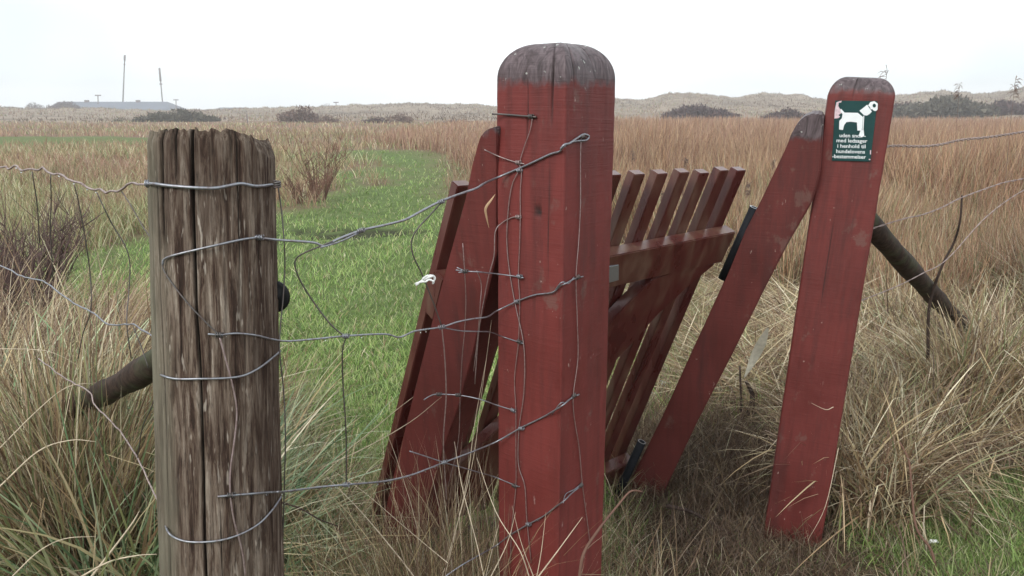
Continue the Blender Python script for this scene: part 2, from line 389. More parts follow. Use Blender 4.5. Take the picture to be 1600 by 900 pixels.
# ---------------------------------------------------------------- square posts
def square_post(name, base, top, yaw, s, r_dome, mat, cracks, rc=.006, knots=(), nface=88):
    """a sawn post; local x runs along the left visible face, -y is out of it"""
    base = Vector(base); top = Vector(top); H = (top - base).length
    def side(n): return np.linspace(-1, 1, n)
    pts = []; nrm = []; par = []            # unit square perimeter: front(-y) left->right, right(+x), back, left
    h = s / 2
    def addface(n, f):
        for t in side(n): pts.append(f(t)[0]); nrm.append(f(t)[1]); par.append(f(t)[2])
    k = 1 - rc / h
    addface(nface, lambda t: ((t * k, -1), (0, -1), ('A', t)))
    pts.append((1 - rc / h * .3, -1 + rc / h * .3)); nrm.append((.7, -.7)); par.append(('c', 0))
    addface(nface, lambda t: ((1, t * k), (1, 0), ('B', t)))
    pts.append((1 - rc / h * .3, 1 - rc / h * .3)); nrm.append((.7, .7)); par.append(('c', 0))
    addface(14, lambda t: ((-t * k, 1), (0, 1), ('C', t)))
    pts.append((-1 + rc / h * .3, 1 - rc / h * .3)); nrm.append((-.7, .7)); par.append(('c', 0))
    addface(14, lambda t: ((-1, -t * k), (-1, 0), ('D', t)))
    pts.append((-1 + rc / h * .3, -1 + rc / h * .3)); nrm.append((-.7, -.7)); par.append(('c', 0))
    pts = np.array(pts); nrm = np.array(nrm); m = len(pts)
    fa = np.array([{'A': 0, 'B': 1, 'C': 2, 'D': 3, 'c': 4}[p[0]] for p in par]); tt = np.array([p[1] for p in par])
    zs = np.concatenate([np.linspace(0, H - r_dome, 170), H - r_dome + r_dome * np.sin(np.linspace(0, math.pi / 2, 26))[1:]])
    V = []; CR = []
    for z in zs:
        t = max(0, (z - (H - r_dome)) / r_dome); inset = r_dome * (1 - math.sqrt(max(0, 1 - t * t))) * .86
        hh = h - inset
        disp = (vn(tt * 9 + fa * 31, np.full(m, z * 55), 5) - .5) * .0008 + (vn(tt * 3 + fa * 13, np.full(m, z * 4), 6) - .5) * .0022
        cr = np.zeros(m)
        for (f, t0, z0, z1, dep, wid) in cracks:
            c = t0 + (vn(np.array([z * 14.]), np.array([f * 9. + t0 * 50]), 8)[0] - .5) * .06
            e = max(0, min(1, (z - z0) / .06)) * max(0, min(1, (z1 - z) / .10)) if z1 < H else max(0, min(1, (z - z0) / .06))
            g = np.exp(-((tt - c) / wid) ** 2) * (fa == f) * e
            if f == 0 or f == 1: disp -= dep * g
            cr = np.maximum(cr, g)
        for (f, t0, z0, rad) in knots:
            dd = np.sqrt(((tt - t0) * h) ** 2 + (z - z0) ** 2); g = (fa == f) * np.exp(-(dd / rad) ** 2)
            rag = vn(tt * 30, np.full(m, z * 500), 3)
            disp -= .006 * g * rag; cr = np.maximum(cr, np.minimum(1, g * (.4 + 1.3 * rag)) * (g > .25))
        xy = pts * hh + nrm * disp[:, None]
        V.append(np.column_stack([xy, np.full(m, z)])); CR.append(cr)
    # closing rings over the flat of the crown
    last = V[-1]
    for q in (.66, .33, .02):
        ring = last.copy(); ring[:, :2] *= q; ring[:, 2] += .0015 * (1 - q); V.append(ring); CR.append(CR[-1] if q > .3 else np.zeros(m))
    n = len(V); V = np.vstack(V); CR = np.concatenate(CR)
    i, j = np.meshgrid(np.arange(n - 1), np.arange(m), indexing='ij'); j2 = (j + 1) % m
    q = np.stack([i * m + j, i * m + j2, (i + 1) * m + j2, (i + 1) * m + j], -1).reshape(-1, 4).tolist() + [[(n - 1) * m + k for k in range(m)], list(range(m))[::-1]]
    me = bpy.data.meshes.new(name); me.from_pydata(V.tolist(), [], q)
    me.polygons.foreach_set('use_smooth', [True] * len(me.polygons))
    a = me.attributes.new('crack', 'FLOAT', 'POINT'); a.data.foreach_set('value', CR.astype(np.float32))
    o = link(name, me, mat)
    zax = (top - base).normalized(); xa = Vector((math.cos(yaw), math.sin(yaw), 0)); ya = zax.cross(xa).normalized(); xa = ya.cross(zax)
    o.matrix_world = Matrix.Translation(base) @ Matrix((xa, ya, zax)).transposed().to_4x4()
    return o

# main post, seen corner-on
MS = .145; MPHI = math.radians(40)
mc = Vector((.076, 1.365, 0))
main = square_post('gate_post', mc + Vector((0, 0, -.12)), mc + Vector((0, 0, 1.262)), -MPHI, MS, .058, M['post'],
    [(0, .66, 1.24, 9, .008, .024), (0, -.09, 1.20, 1.345, .006, .020), (1, -.72, 1.30, 9, .006, .024), (1, .1, 1.33, 9, .003, .02), (0, -.5, 1.35, 9, .003, .02), (0, .60, .98, 1.20, .0010, .012)],
    rc=.0035, knots=[(0, .26, 1.108, .0085)])
tag(main, 'thick red post standing corner-on in the centre with a rounded grey worn top', 'gate post')
pA0 = mc + Vector((math.sin(-MPHI), -math.cos(MPHI), 0)) * (MS / 2)   # left visible face
nA = Vector((-math.sin(MPHI), -math.cos(MPHI), 0)); nB = Vector((math.cos(MPHI), -math.sin(MPHI), 0))
pA0 = mc + nA * (MS / 2); pB0 = mc + nB * (MS / 2)

# right post carrying the sign, seen face-on
RN = Vector((-.36, -.933, 0)).normalized()
RYAW = math.atan2(-RN.x, RN.y * -1) * -1
rb = Vector((.797, 1.985, -.15)); 
rb_ref = Vector((.801, 1.975, .188)); rt_ref = Vector((.860, 1.975, 1.153))
ax = (rt_ref - rb_ref).normalized()
rbase = rb_ref - ax * .30; rtop = rb_ref + ax * ((1.232 - .188) / ax.z)
ryaw = math.atan2(RN.x, -RN.y)      # face A outward = rotated -y
right = square_post('gate_post', rbase, rtop, ryaw, .148, .05, M['post2'],
    [(0, -.25, .75, 1.05, .0012, .012), (0, -.25, 1.28, 9, .005, .022)], rc=.005)
tag(right, 'red post with the green dog sign and a rounded top standing at the right', 'gate post')
zr = ax; xr = Vector((math.cos(ryaw), math.sin(ryaw), 0)); yr = zr.cross(xr).normalized(); xr = yr.cross(zr)
nR = -yr; pR0 = rb_ref + nR * .074

# ---------------------------------------------------------------- round weathered post
wt = Vector((-.419, 1.10, 1.118)); wb = Vector((-.422, 1.04, .676)); wax = (wt - wb).normalized()
wbase = wb - wax * .78
WR = .0835
def round_post():
    H = (wt - wbase).length; na, nz = 420, 330
    zs = np.linspace(0, H, nz); th = np.linspace(0, 2 * math.pi, na, endpoint=False)
    Z, T = np.meshgrid(zs, th, indexing='ij')
    cx, sx = np.cos(T), np.sin(T)
    def pn(fr, zf, seed):      # periodic noise round the trunk, blended at the seam (behind)
        u = T / (2 * math.pi) * fr
        a = vn(u, Z * zf, seed); b = vn(u - fr, Z * zf, seed); w_ = smooth(.9, 1, T / (2 * math.pi)); return a * (1 - w_) + b * w_
    top = smooth(.0, .12, (Z - (H - .12)))
    g1 = pn(90, 8, 61); g2 = pn(180, 16, 62); g3 = pn(14, 2.5, 63); g4 = pn(105, 3.2, 64)
    R_ = WR * (1.015 - .02 * Z / H) + (g3 - .5) * .0035 + (g1 - .5) * .0022 + (g2 - .5) * .0016
    groove = smooth(.80, .95, g4) * .7 * (.5 + .5 * top) + smooth(.78, .95, g1) * top
    R_ = R_ - groove * .0022
    cr = np.clip(groove * .6, 0, 1)
    # long drying checks: (angle at top, drift, zmin, zmax, depth, width in radians)
    for (a0, dr, z0, z1, dep, wid) in [(4.71 + .06, .03, .05, 9, .010, .015), (4.71 - .16, -.02, H - .10, 9, .004, .014), (4.71 + .74, .03, .95, 9, .002, .006), (4.71 + .36, .0, .1, .75, .002, .005), (4.71 - .62, .05, .5, 1.2, .003, .010), (4.71 + 1.05, 0, 1.2, 9, .004, .012), (4.71 - .45, 0, H - .2, 9, .006, .015)]:
        c = a0 + dr * (H - Z) * 2 + (vn(Z * 9, Z * 0 + a0 * 7, 66) - .5) * .06
        e = smooth(z0, z0 + .1, Z) * (1 if z1 > H else 1 - smooth(z1 - .1, z1, Z))
        g = np.exp(-((T - c) / (wid * (1 + .5 * smooth(H - .3, H, Z)))) ** 2) * e; R_ = R_ - dep * g; cr = np.maximum(cr, np.clip(g * 1.3, 0, 1))
    R_ = R_ - .004 * smooth(H - .015, H, Z)
    zt = Z + smooth(H - .06, H, Z) * ((pn(130, 0, 67) - .5) * .006 + (pn(24, 0, 68) - .6) * .002) - smooth(H - .05, H, Z) * .020 * smooth(.80, 1., cx) 
    V = np.stack([R_ * cx, R_ * sx, zt], -1).reshape(-1, 3); CR = cr.reshape(-1)
    rings = []
    for q in (.9, .75, .55, .3, .05):
        L = V[-na:].copy() if not rings else base_last.copy()
        if not rings: base_last = V[-na:].copy()
        L[:, :2] = base_last[:, :2] * q; L[:, 2] = H - .003 + (fbm(L[:, 0] * 120, L[:, 1] * 120, 70) - .5) * .012 - .004; rings.append(L)
    V = np.vstack([V] + rings); CR = np.concatenate([CR] + [np.full(na, .25)] * 5); n = nz + 5
    i, j = np.meshgrid(np.arange(n - 1), np.arange(na), indexing='ij'); j2 = (j + 1) % na
    q = np.stack([i * na + j, i * na + j2, (i + 1) * na + j2, (i + 1) * na + j], -1).reshape(-1, 4).tolist() + [[(n - 1) * na + k for k in range(na)]]
    me = bpy.data.meshes.new('fence_post'); me.from_pydata(V.tolist(), [], q)
    me.polygons.foreach_set('use_smooth', [True] * len(me.polygons))
    a = me.attributes.new('crack', 'FLOAT', 'POINT'); a.data.foreach_set('value', CR.astype(np.float32))
    o = link('fence_post', me, M['oldwood'])
    xa = Vector((1, 0, 0)); ya = wax.cross(xa).normalized(); xa = ya.cross(wax)
    o.matrix_world = Matrix.Translation(wbase) @ Matrix((xa, ya, wax)).transposed().to_4x4()
    tag(o, 'round weathered grey-brown wooden post with deep cracks at the left', 'fence post')
round_post()

# ---------------------------------------------------------------- prisms from an outline on a plane
def prism(name, outline, depthvec, mat, parent=None, origin=None, bevel=.003):
    import bmesh
    bm = bmesh.new(); vs = [bm.verts.new(p) for p in outline]; f = bm.faces.new(vs)
    r = bmesh.ops.extrude_face_region(bm, geom=[f]); bmesh.ops.translate(bm, vec=depthvec, verts=[v for v in r['geom'] if isinstance(v, bmesh.types.BMVert)])
    bmesh.ops.recalc_face_normals(bm, faces=bm.faces)
    if bevel: bmesh.ops.bevel(bm, geom=[e for e in bm.edges if e.calc_length() > .012], offset=bevel, segments=2, affect='EDGES', clamp_overlap=True)
    bm.normal_update()
    pl = Vector(parent.location) if parent is not None else Vector((0, 0, 0))
    origin = Vector(origin) if origin is not None else pl
    bmesh.ops.translate(bm, vec=-origin, verts=bm.verts)
    me = bpy.data.meshes.new(name); bm.to_mesh(me); bm.free()
    return link(name, me, mat, parent, origin - pl)

# leaning posts
A = P(1194, 380, 1.96); B = P(1014, 753, 2.13)
dR = (A - B).normalized(); wR = Vector((.92, -.39, 0)).normalized(); nS = wR.cross(dR).normalized()
if nS.y > 0: nS = -nS
ol = [(960, 830), (984, 753), (1033, 655), (1077, 558), (1128, 447), (1155, 380), (1189, 313), (1229, 229), (1236, 210), (1245, 194), (1254, 184), (1264, 179), (1274, 177), (1281, 178), (1287, 182), (1286, 205), (1282, 267), (1275, 296), (1268, 318), (1232, 380), (1197, 447), (1145, 552), (1089, 660), (1045, 753), (1010, 830)]
SBASE = P(1000, 800, 2.13)
o = prism('leaning_post', [onplane(x, y, A, nS) for x, y in ol], -nS * .09, M['strut'], origin=SBASE, bevel=.004)
tag(o, 'slanting red post resting against the sign post, its black hinge pipe beside it', 'leaning post')

A2 = P(776, 395, 1.375); B2 = P(742, 540, 1.435)
wL = Vector((math.cos(math.radians(35)), -math.sin(math.radians(35)), 0)); dL = (A2 - B2).normalized(); nL = wL.cross(dL).normalized()
if nL.y > 0: nL = -nL
ol2 = [(592, 850), (604, 787), (642, 632), (665, 540), (693, 433), (727, 310), (737, 260), (746, 226), (750, 214), (757, 205), (766, 200), (774, 198), (776, 200), (776, 395), (742, 540), (720, 625), (692, 705), (664, 795), (650, 850)]
o = prism('leaning_post', [onplane(x, y, A2, nL) for x, y in ol2], -nL * .085 , M['strut2'], origin=P(630, 840, 1.55), bevel=.004)
tag(o, 'slanting red post half hidden behind the left side of the central post', 'leaning post')

# ---------------------------------------------------------------- the gate
GR = P(1151, 362, 2.0); GL = P(690, 428, 1.50)
GL.z = GR.z = (GL.z + GR.z) / 2
aG = (GL - GR).normalized(); uG = (dR * .55 + dL * .45).normalized()
uG = (uG - Vector((0, 0, 0))).normalized(); nG = aG.cross(uG).normalized()
if nG.y > 0: nG = -nG                       # towards the camera
gate = empty('picket_gate', P(960, 770, 2.0)); tag(gate, 'red slatted wooden gate leaning between the two slanting posts', 'gate')
RT = .040                                  # rail thickness
def gp(px, py, off=0.0): return onplane(px, py, GR - nG * off, nG)
def slab(name, outl, thick, off=0.0, bevel=.0025, mat=None):
    return prism(name, [gp(x, y, off) for x, y in outl], -nG * thick, mat or M['stain'], gate, bevel=bevel)
def cut_line(p, q, t): return p + (q - p) * t
# rails: front faces on the gate plane
slab('top_rail', [(1151, 362), (957, 400), (692, 437), (676, 502), (957, 449), (1128, 410)], RT)
slab('bottom_rail', [(992, 719), (944, 742), (600, 905), (585, 960), (943, 776), (974, 758)], RT)
slab('diagonal_brace', [(1118, 413), (1085, 413), (1020, 436), (975, 480), (940, 520), (640, 800), (640, 880), (930, 600), (985, 540), (1030, 490), (1085, 440)], RT * .8, .004)
# pickets stand behind the rails
topz = P(1160, 267, 2.0 + RT).z
rights = [1168, 1142.5, 1114, 1082, 1048, 1013, 978, 941, 903, 864, 824, 783, 742]
lefts = [1152, 1125, 1094, 1063, 1028, 991, 955, 917, 878, 838, 797, 756, 714]
tops_y = [267, 267, 271, 270, 272, 273, 274, 276, 277, 279, 281, 284, 291]
proto = None
for l, r_, ty in zip(lefts, rights, tops_y):
    p0 = gp(l, ty, RT + .001); p1 = gp(r_, ty, RT + .001)
    down = -uG * ((p0.z - (.085 + random.uniform(-.004, .004))) / uG.z)
    jit = aG * random.uniform(-.002, .002)
    p1 = p0 - aG * .0345 + jit * 0
    prism('picket', [p0 + jit, p1 + jit, p1 + down + jit * .3, p0 + down + jit * .3], -nG * .026, M['stain'], gate, bevel=.0018)
# hinge pipes
def pipe(name, p, q, r, ri, mat, rimmat, parent):
    p, q = np.array(p), np.array(q); a = Acc(); d = (q - p) / np.linalg.norm(q - p)
    prof = [(0, ri), (0, r), (1, r), (1, ri), (.02, ri)]
    N = np.cross(d, [0, 0, 1.]); N /= np.linalg.norm(N); Bv = np.cross(d, N); sides = 16; V = []
    for t, rr in [(0, ri), (0, r), (1, r), (1, ri), (.0, ri)][:4]:
        for k in range(sides):
            an = 2 * math.pi * k / sides; V.append(p + (q - p) * t + rr * (math.cos(an) * N + math.sin(an) * Bv))
    Fc = []
    for i in range(4):
        i2 = (i + 1) % 4
        for k in range(sides):
            k2 = (k + 1) % sides; Fc.append([i * sides + k, i * sides + k2, i2 * sides + k2, i2 * sides + k])
    o = meshobj(name, V, Fc, mat, parent)
    o.data.materials.append(rimmat)
    for pg in o.data.polygons:
        if pg.index < sides: pg.material_index = 1
        pg.use_smooth = pg.index // sides in (1, 3)
    return o
h0 = P(1179, 324, 1.98); h1 = P(1129, 436, 2.02)
pipe('hinge_pipe', h0, h1, .0125, .009, M['black'], M['steel'], gate)
h2 = P(1003, 690, 2.10); h3 = P(955, 795, 2.13)
pipe('hinge_pipe', h2, h3, .0125, .009, M['black'], M['darkwire'], gate)
# latch plate on the top rail
slab('latch_plate', [(966, 413), (930, 418), (932, 446), (966, 437)], -.003, 0.0, .001, M['steel'])

# ---------------------------------------------------------------- dog sign
SW, SH = .0975, .150
tl = onplane(1305, 157, pR0, nR) + nR * .003; tr = onplane(1371, 158, pR0, nR) + nR * .003
bl = onplane(1299.6, 251, pR0, nR) + nR * .003; br = onplane(1360, 252.5, pR0, nR) + nR * .003
sign = empty('dog_sign', bl); tag(sign, 'small dark green sign with a white dog and Danish lettering on the right red post', 'sign')
def sp(x, y, off=0.0):      # coordinates of the enlarged sign study -> sign surface
    v = (y - 287) / (760 - 287); xl = 275 + (248 - 275) * v; xr_ = 600 + (545 - 600) * v
    u = (x - xl) / (xr_ - xl)
    return (tl + (tr - tl) * u) * (1 - v) + (bl + (br - bl) * u) * v + nR * off
prism('plate', [tl, tr, br, bl], -nR * .002, M['signgreen'], sign, bevel=.0006)
def decal(name, polys, mat, off):
    import bmesh
    bm = bmesh.new()
    for pl_ in polys:
        f = bm.faces.new([bm.verts.new(sp(x, y, off)) for x, y in pl_])
    bmesh.ops.triangulate(bm, faces=bm.faces); 
    r = bmesh.ops.extrude_face_region(bm, geom=bm.faces[:]); bmesh.ops.translate(bm, vec=-nR * .0003, verts=[v for v in r['geom'] if isinstance(v, bmesh.types.BMVert)])
    bmesh.ops.recalc_face_normals(bm, faces=bm.faces)
    bmesh.ops.translate(bm, vec=-sign.location, verts=bm.verts)
    me = bpy.data.meshes.new(name); bm.to_mesh(me); bm.free(); return link(name, me, mat, sign)
decal('dog_emblem', [
    [(308, 366), (320, 350), (348, 380), (450, 380), (489, 412), (485, 470), (480, 518), (446, 518), (443, 455), (395, 450), (362, 454), (344, 478), (335, 516), (305, 512), (307, 445), (326, 425), (332, 392)],
    [(462, 364), (522, 316), (536, 340), (557, 368), (542, 386), (520, 400), (497, 398)],
    [(528, 322), (545, 296), (575, 288), (602, 306), (600, 352), (588, 364), (572, 362), (560, 350), (548, 352), (543, 335)],
    [(492, 402), (499, 402), (492, 520), (484, 520)],
    [(470, 516), (495, 514), (498, 560), (478, 571), (458, 552)]], M['signwhite'], .0006)
decal('peeled_patch', [[(285, 300), (325, 288), (322, 302), (303, 306), (299, 330), (316, 358), (322, 385), (300, 400), (314, 412), (300, 424), (268, 428), (272, 360)]], M['signfade'], .0006)
decal('peeled_patch', [[(542, 670), (550, 670), (549, 703), (541, 703)]], M['signfade'], .0006)
decal('peeled_patch', [[(532, 738), (546, 740), (542, 748), (533, 747)]], M['signfade'], .0006)
decal('screw_hole', [[(575 + 13 * math.cos(a / 10 * 2 * math.pi), 322 + 15 * math.sin(a / 10 * 2 * math.pi)) for a in range(10)]], M['signgreen'], .0012)
decal('screw_hole', [[(309 + 9 * math.cos(a / 10 * 2 * math.pi), 317 + 14 * math.sin(a / 10 * 2 * math.pi)) for a in range(10)]], M['signgreen'], .0012)
for txt, x0, x1, yb in [('uden snor -', 308, 510, 572), ('med ledsager', 285, 522, 612), ('i henhold til', 292, 508, 655), ('hundelovens', 283, 503, 697), ('-bestemmelser', 252, 511, 738)]:
    cu = bpy.data.curves.new('t', 'FONT'); cu.body = txt; cu.size = 1; cu.offset = .012; cu.resolution_u = 3
    to = bpy.data.objects.new('t', cu); C.objects.link(to)
    bpy.context.view_layer.update()
    me = bpy.data.meshes.new_from_object(to.evaluated_get(bpy.context.evaluated_depsgraph_get()))
    bpy.data.objects.remove(to)
    co = np.array([v.co[:] for v in me.vertices]); xa, xb = co[:, 0].min(), co[:, 0].max(); k = (x1 - x0) / (xb - xa)
    for v in me.vertices:
        q = sp(x0 + (v.co.x - xa) * k, yb - v.co.y * 42 * .98, .0007); v.co = q - sign.location
    me.name = 'lettering'; link('lettering', me, M['signwhite'], sign)

# ---------------------------------------------------------------- brace logs and black cap
def log(p, q, r, label):
    n = 40; p, q = np.array(p), np.array(q); t = np.linspace(0, 1, n)[:, None]
    pts = p + (q - p) * t + np.column_stack([np.sin(t[:, 0] * 5) * .004, np.zeros(n), np.cos(t[:, 0] * 7) * .004])
    V, Fc = tube(pts, r * (1 + .06 * np.sin(np.arange(n) * .7)), 20)
    V = V + (np.random.default_rng(3).random(V.shape) - .5) * .0022
    o = meshobj('brace_pole', V, Fc, M['log'], origin=q); tag(o, label, 'pole'); return o
lp = P(262, 556, 1.22); lq = P(158, 613, 1.5); lq2 = lp + (lq - lp) * 2.2; lp = lp - (lq - lp) * .32
log(lp, lq2, .0245, 'dark round pole sloping down to the left behind the weathered post')
rp = P(1350, 345, 2.12); rq = P(1462, 465, 2.75); rq2 = rp + (rq - rp) * 2.0; rp = rp - (rq - rp) * .10
log(rp, rq2, .031, 'dark mossy pole sloping down to the right behind the sign post')
bc = Vector(P(427, 463, 1.09)); a = Acc(); nb = 28; V = []; Fc = []
prof = [(0, .006), (.008, .0058), (.009, .004), (.020, .004), (.0235, .003), (.0245, 0), (.0235, -.003), (.02, -.004), (0, -.004)]
for rr, zz in prof:
    for k in range(nb):
        an = 2 * math.pi * k / nb; V.append(bc + Vector((rr * math.cos(an), -zz, rr * math.sin(an))))
for i in range(len(prof) - 1):
    for k in range(nb): k2 = (k + 1) % nb; Fc.append([i * nb + k, i * nb + k2, (i + 1) * nb + k2, (i + 1) * nb + k])
o = meshobj('insulator_cap', V, Fc, M['rubber'], origin=bc); tag(o, 'black round plastic cap sticking out behind the weathered post', 'cap')

# ---------------------------------------------------------------- wires
def wp(pt, prev=[None]):
    x, y, k = pt
    if isinstance(k, (int, float)): return P(x, y, k)
    if k == 'A': return onplane(x, y, pA0 + nA * .0035, nA)
    if k == 'B': return onplane(x, y, pB0 + nB * .0035, nB)
    if k == 'S': return onplane(x, y, A2 + nL * .004, nL)
    if k == 'W':     # front of the round post
        d = ray(x, y); r = WR + .0045
        # distance from axis line: solve in the frame of the axis
        o_ = CAM - wbase; dp = d - wax * d.dot(wax); op = o_ - wax * o_.dot(wax)
        a_ = dp.dot(dp); b_ = 2 * dp.dot(op); c_ = op.dot(op) - r * r; D = b_ * b_ - 4 * a_ * c_
        t = (-b_ - math.sqrt(D)) / (2 * a_) if D > 0 else -b_ / (2 * a_)
        return CAM + d * t
def wire(name, pts, r, parent, mat='wire', sub=5, sides=6):
    q = catmull([wp(p) for p in pts], sub); V, Fc = tube(q, r, sides); return meshobj(name, V, Fc, M[mat], parent), q
def knot(pt, parent, d=(1, 0, .2), r=.0042, wr=.0014, L=.010, turns=3, mat='wire'):
    c = np.array(wp(pt)) + np.array([0, -.0005, 0]); d = np.array(d, float); d /= np.linalg.norm(d)
    N = np.cross(d, [0, 1, 0.]); N /= np.linalg.norm(N); Bv = np.cross(d, N); n = turns * 10
    q = [c + d * (i / n - .5) * L + r * (math.cos(i / 10 * 2 * math.pi) * N + math.sin(i / 10 * 2 * math.pi) * Bv) for i in range(n + 1)]
    V, Fc = tube(q, wr, 5); meshobj('knot', V, Fc, M[mat], parent)

N1 = empty('wire_netting', P(430, 850, 1.2)); tag(N1, 'sagging wire netting strung from the weathered post to the central red post', 'wire netting')
wire('stay_wire', [(343, 524, 'W'), (318, 500, 'W'), (290, 470, 'W'), (264, 436, 'W'), (255, 420, 'W'), (254, 410, 'W')], .0010, N1, 'darkwire')
wire('line_wire', [(254, 414, 'W'), (257, 405, 'W'), (275, 398, 'W'), (330, 385, 'W'), (380, 374, 'W'), (407, 371, 'W')], .0016, N1)
wire('line_wire', [(398, 370, 'W'), (407, 372, 'W'), (425, 374, 'W'), (450, 376, 1.07), (490, 379, 1.08), (503, 384, 1.085), (512, 382, 1.09), (530, 373, 1.10), (565, 360, 1.12), (600, 352, 1.14), (628, 345, 1.16), (640, 340, 1.17), (662, 328, 1.19), (690, 314, 1.21), (725, 301, 1.25), (745, 294, 1.27), (758, 286, 1.29), (776, 278, 1.335), (800, 268, 'A'), (830, 255, 'A'), (860, 241, 'A'), (874, 237, 'A'), (881, 229, 1.258), (893, 222, 'B'), (905, 220, 'B'), (916, 219, 'B'), (920, 213, 'B'), (912, 210, 'B'), (900, 217, 'B'), (890, 224, 'B'), (882, 226, 1.254), (876, 233, 1.255)], .0019, N1)
wire('line_wire', [(500, 387, 1.082), (530, 378, 1.095), (560, 364, 1.115)], .0013, N1)
wire('stay_wire', [(520, 377, 1.09), (500, 385, 1.085), (478, 394, 1.085), (464, 403, 1.085), (461, 416, 1.085), (470, 440, 1.09), (490, 472, 1.10), (515, 505, 1.105), (535, 523, 1.11), (541, 530, 1.11)], .0012, N1, 'darkwire')
wire('stay_wire', [(541, 526, 1.11), (535, 550, 1.11), (536, 600, 1.12), (540, 660, 1.12), (541, 700, 1.13), (541, 757, 1.13)], .0011, N1, 'darkwire')
wire('stay_wire', [(690, 316, 1.21), (672, 336, 1.20), (652, 358, 1.19), (643, 378, 1.19), (646, 400, 1.19), (660, 430, 1.20), (676, 470, 1.21), (690, 509, 1.22)], .0012, N1, 'darkwire')
wire('stay_wire', [(690, 509, 1.22), (695, 560, 1.23), (697, 620, 1.24), (693, 680, 1.25), (694, 722, 1.26), (698, 780, 1.27)], .0011, N1, 'thinwire')
_, q2 = wire('line_wire', [(325, 522, 'W'), (343, 523, 'W'), (370, 521, 'W'), (400, 524, 'W'), (425, 530, 'W'), (450, 533, 1.06), (500, 529, 1.08), (540, 525, 1.11), (600, 522, 1.15), (622, 527, 1.165), (635, 523, 1.175), (650, 517, 1.19), (690, 511, 1.22), (715, 503, 1.24), (740, 498, 1.26), (762, 495, 1.28), (776, 486, 1.335), (808, 471, 'A'), (835, 461, 'A'), (863, 457, 'A'), (875, 447, 'A'), (884, 443, 1.254), (897, 436, 'B'), (911, 432, 'B')], .0014, N1)
wire('line_wire', [(868, 452, 'A'), (878, 441, 1.257), (888, 443, 'B'), (897, 433, 'B')], .0011, N1)
wire('line_wire', [(676, 514, 1.21), (690, 512, 1.22), (720, 517, 1.25), (745, 518, 1.27), (766, 519, 1.30), (785, 526, 'A'), (812, 535, 'A'), (818, 537, 'A')], .0011, N1)
_, q3 = wire('line_wire', [(340, 776, 'W'), (362, 774, 'W'), (400, 771, 'W'), (425, 769, 'W'), (434, 768.5, .985), (446, 768, 1.01), (500, 761, 1.07), (545, 757, 1.10), (600, 752, 1.16), (640, 743, 1.20), (670, 732, 1.23), (695, 722, 1.26), (740, 705, 1.30), (776, 690, 1.335), (815, 668, 'A'), (848, 652, 'A'), (878, 634, 1.250), (890, 624, 'B'), (905, 616, 'B')], .0015, N1)
wire('line_wire', [(862, 648, 'A'), (876, 630, 1.249), (885, 629, 'B'), (897, 617, 'B')], .0010, N1)
wire('line_wire', [(640, 705, 1.22), (668, 714, 1.24), (695, 723, 1.26), (720, 730, 1.28), (748, 738, 1.31), (775, 746, 'A'), (806, 759, 'A'), (812, 760, 'A')], .0011, N1)
_, q7 = wire('line_wire', [(690, 905, 1.25), (720, 884, 1.27), (748, 868, 1.30), (776, 852, 'A'), (797, 836, 'A'), (826, 819, 'A'), (850, 806, 'A'), (868, 792, 'A'), (882, 782, 1.246), (894, 770, 'B'), (911, 757, 'B')], .0014, N1)
wire('line_wire', [(880, 786, 1.244), (884, 772, 'B'), (897, 765, 'B'), (906, 758, 'B')], .0010, N1)
wire('line_wire', [(662, 625, 1.35), (672, 619, 1.35), (685, 616, 1.34), (720, 618, 1.33), (750, 624, 1.32), (776, 633, 1.33), (802, 641, 'A')], .0011, N1)
wire('line_wire', [(712, 422, 1.31), (730, 424, 1.31), (750, 425, 1.31), (776, 428, 1.33), (800, 431, 'A'), (818, 434, 'A')], .0012, N1)
for dx, dy in ((-14, -5), (-12, 3), (-8, -2)): wire('wire_barb', [(728, 424, 1.305), (728 + dx, 423 + dy, 1.30)], .0009, N1)
wire('line_wire', [(757, 234, 1.34), (776, 243, 1.345), (795, 250, 'A'), (812, 255, 'A'), (819, 256, 'A')], .0011, N1, 'thinwire')
wire('line_wire', [(769, 178, 1.345), (790, 179, 'A'), (815, 181, 'A'), (838, 183, 'A')], .0018, N1, 'darkwire')
wire('stay_wire', [(832, 184, 'A'), (828, 205, 'A'), (819, 230, 'A'), (812, 255, 'A'), (815, 268, 'A'), (813, 300, 'A'), (813, 338, 'A'), (812, 380, 'A'), (810, 432, 'A'), (812, 470, 'A'), (810, 535, 'A'), (804, 590, 'A'), (806, 640, 'A'), (806, 700, 'A'), (806, 760, 'A'), (800, 820, 'A'), (797, 880, 'A')], .0008, N1, 'thinwire')
wire('stay_wire', [(810, 268, 'A'), (800, 290, 'A'), (794, 330, 'A'), (792, 380, 'A'), (797, 430, 'A'), (806, 480, 'A'), (817, 530, 'A'), (820, 570, 'A'), (818, 620, 'A'), (811, 670, 'A'), (810, 725, 'A'), (820, 760, 'A'), (823, 810, 'A'), (830, 880, 'A')], .0009, N1, 'thinwire')
wire('stay_wire', [(908, 215, 'B'), (907, 250, 'B'), (907, 320, 'B'), (904, 380, 'B'), (900, 435, 'B'), (902, 500, 'B'), (903, 560, 'B'), (896, 615, 'B'), (897, 650, 'B'), (905, 700, 'B'), (910, 757, 'B'), (917, 810, 'B'), (922, 850, 'B')], .0008, N1, 'thinwire')
wire('stay_wire', [(813, 338, 'A'), (800, 340, 'A'), (785, 348, 'A'), (774, 362, 1.345), (772, 400, 1.345), (764, 430, 1.35), (756, 470, 1.36), (748, 520, 1.37), (742, 600, 1.38)], .0010, N1, 'thinwire')
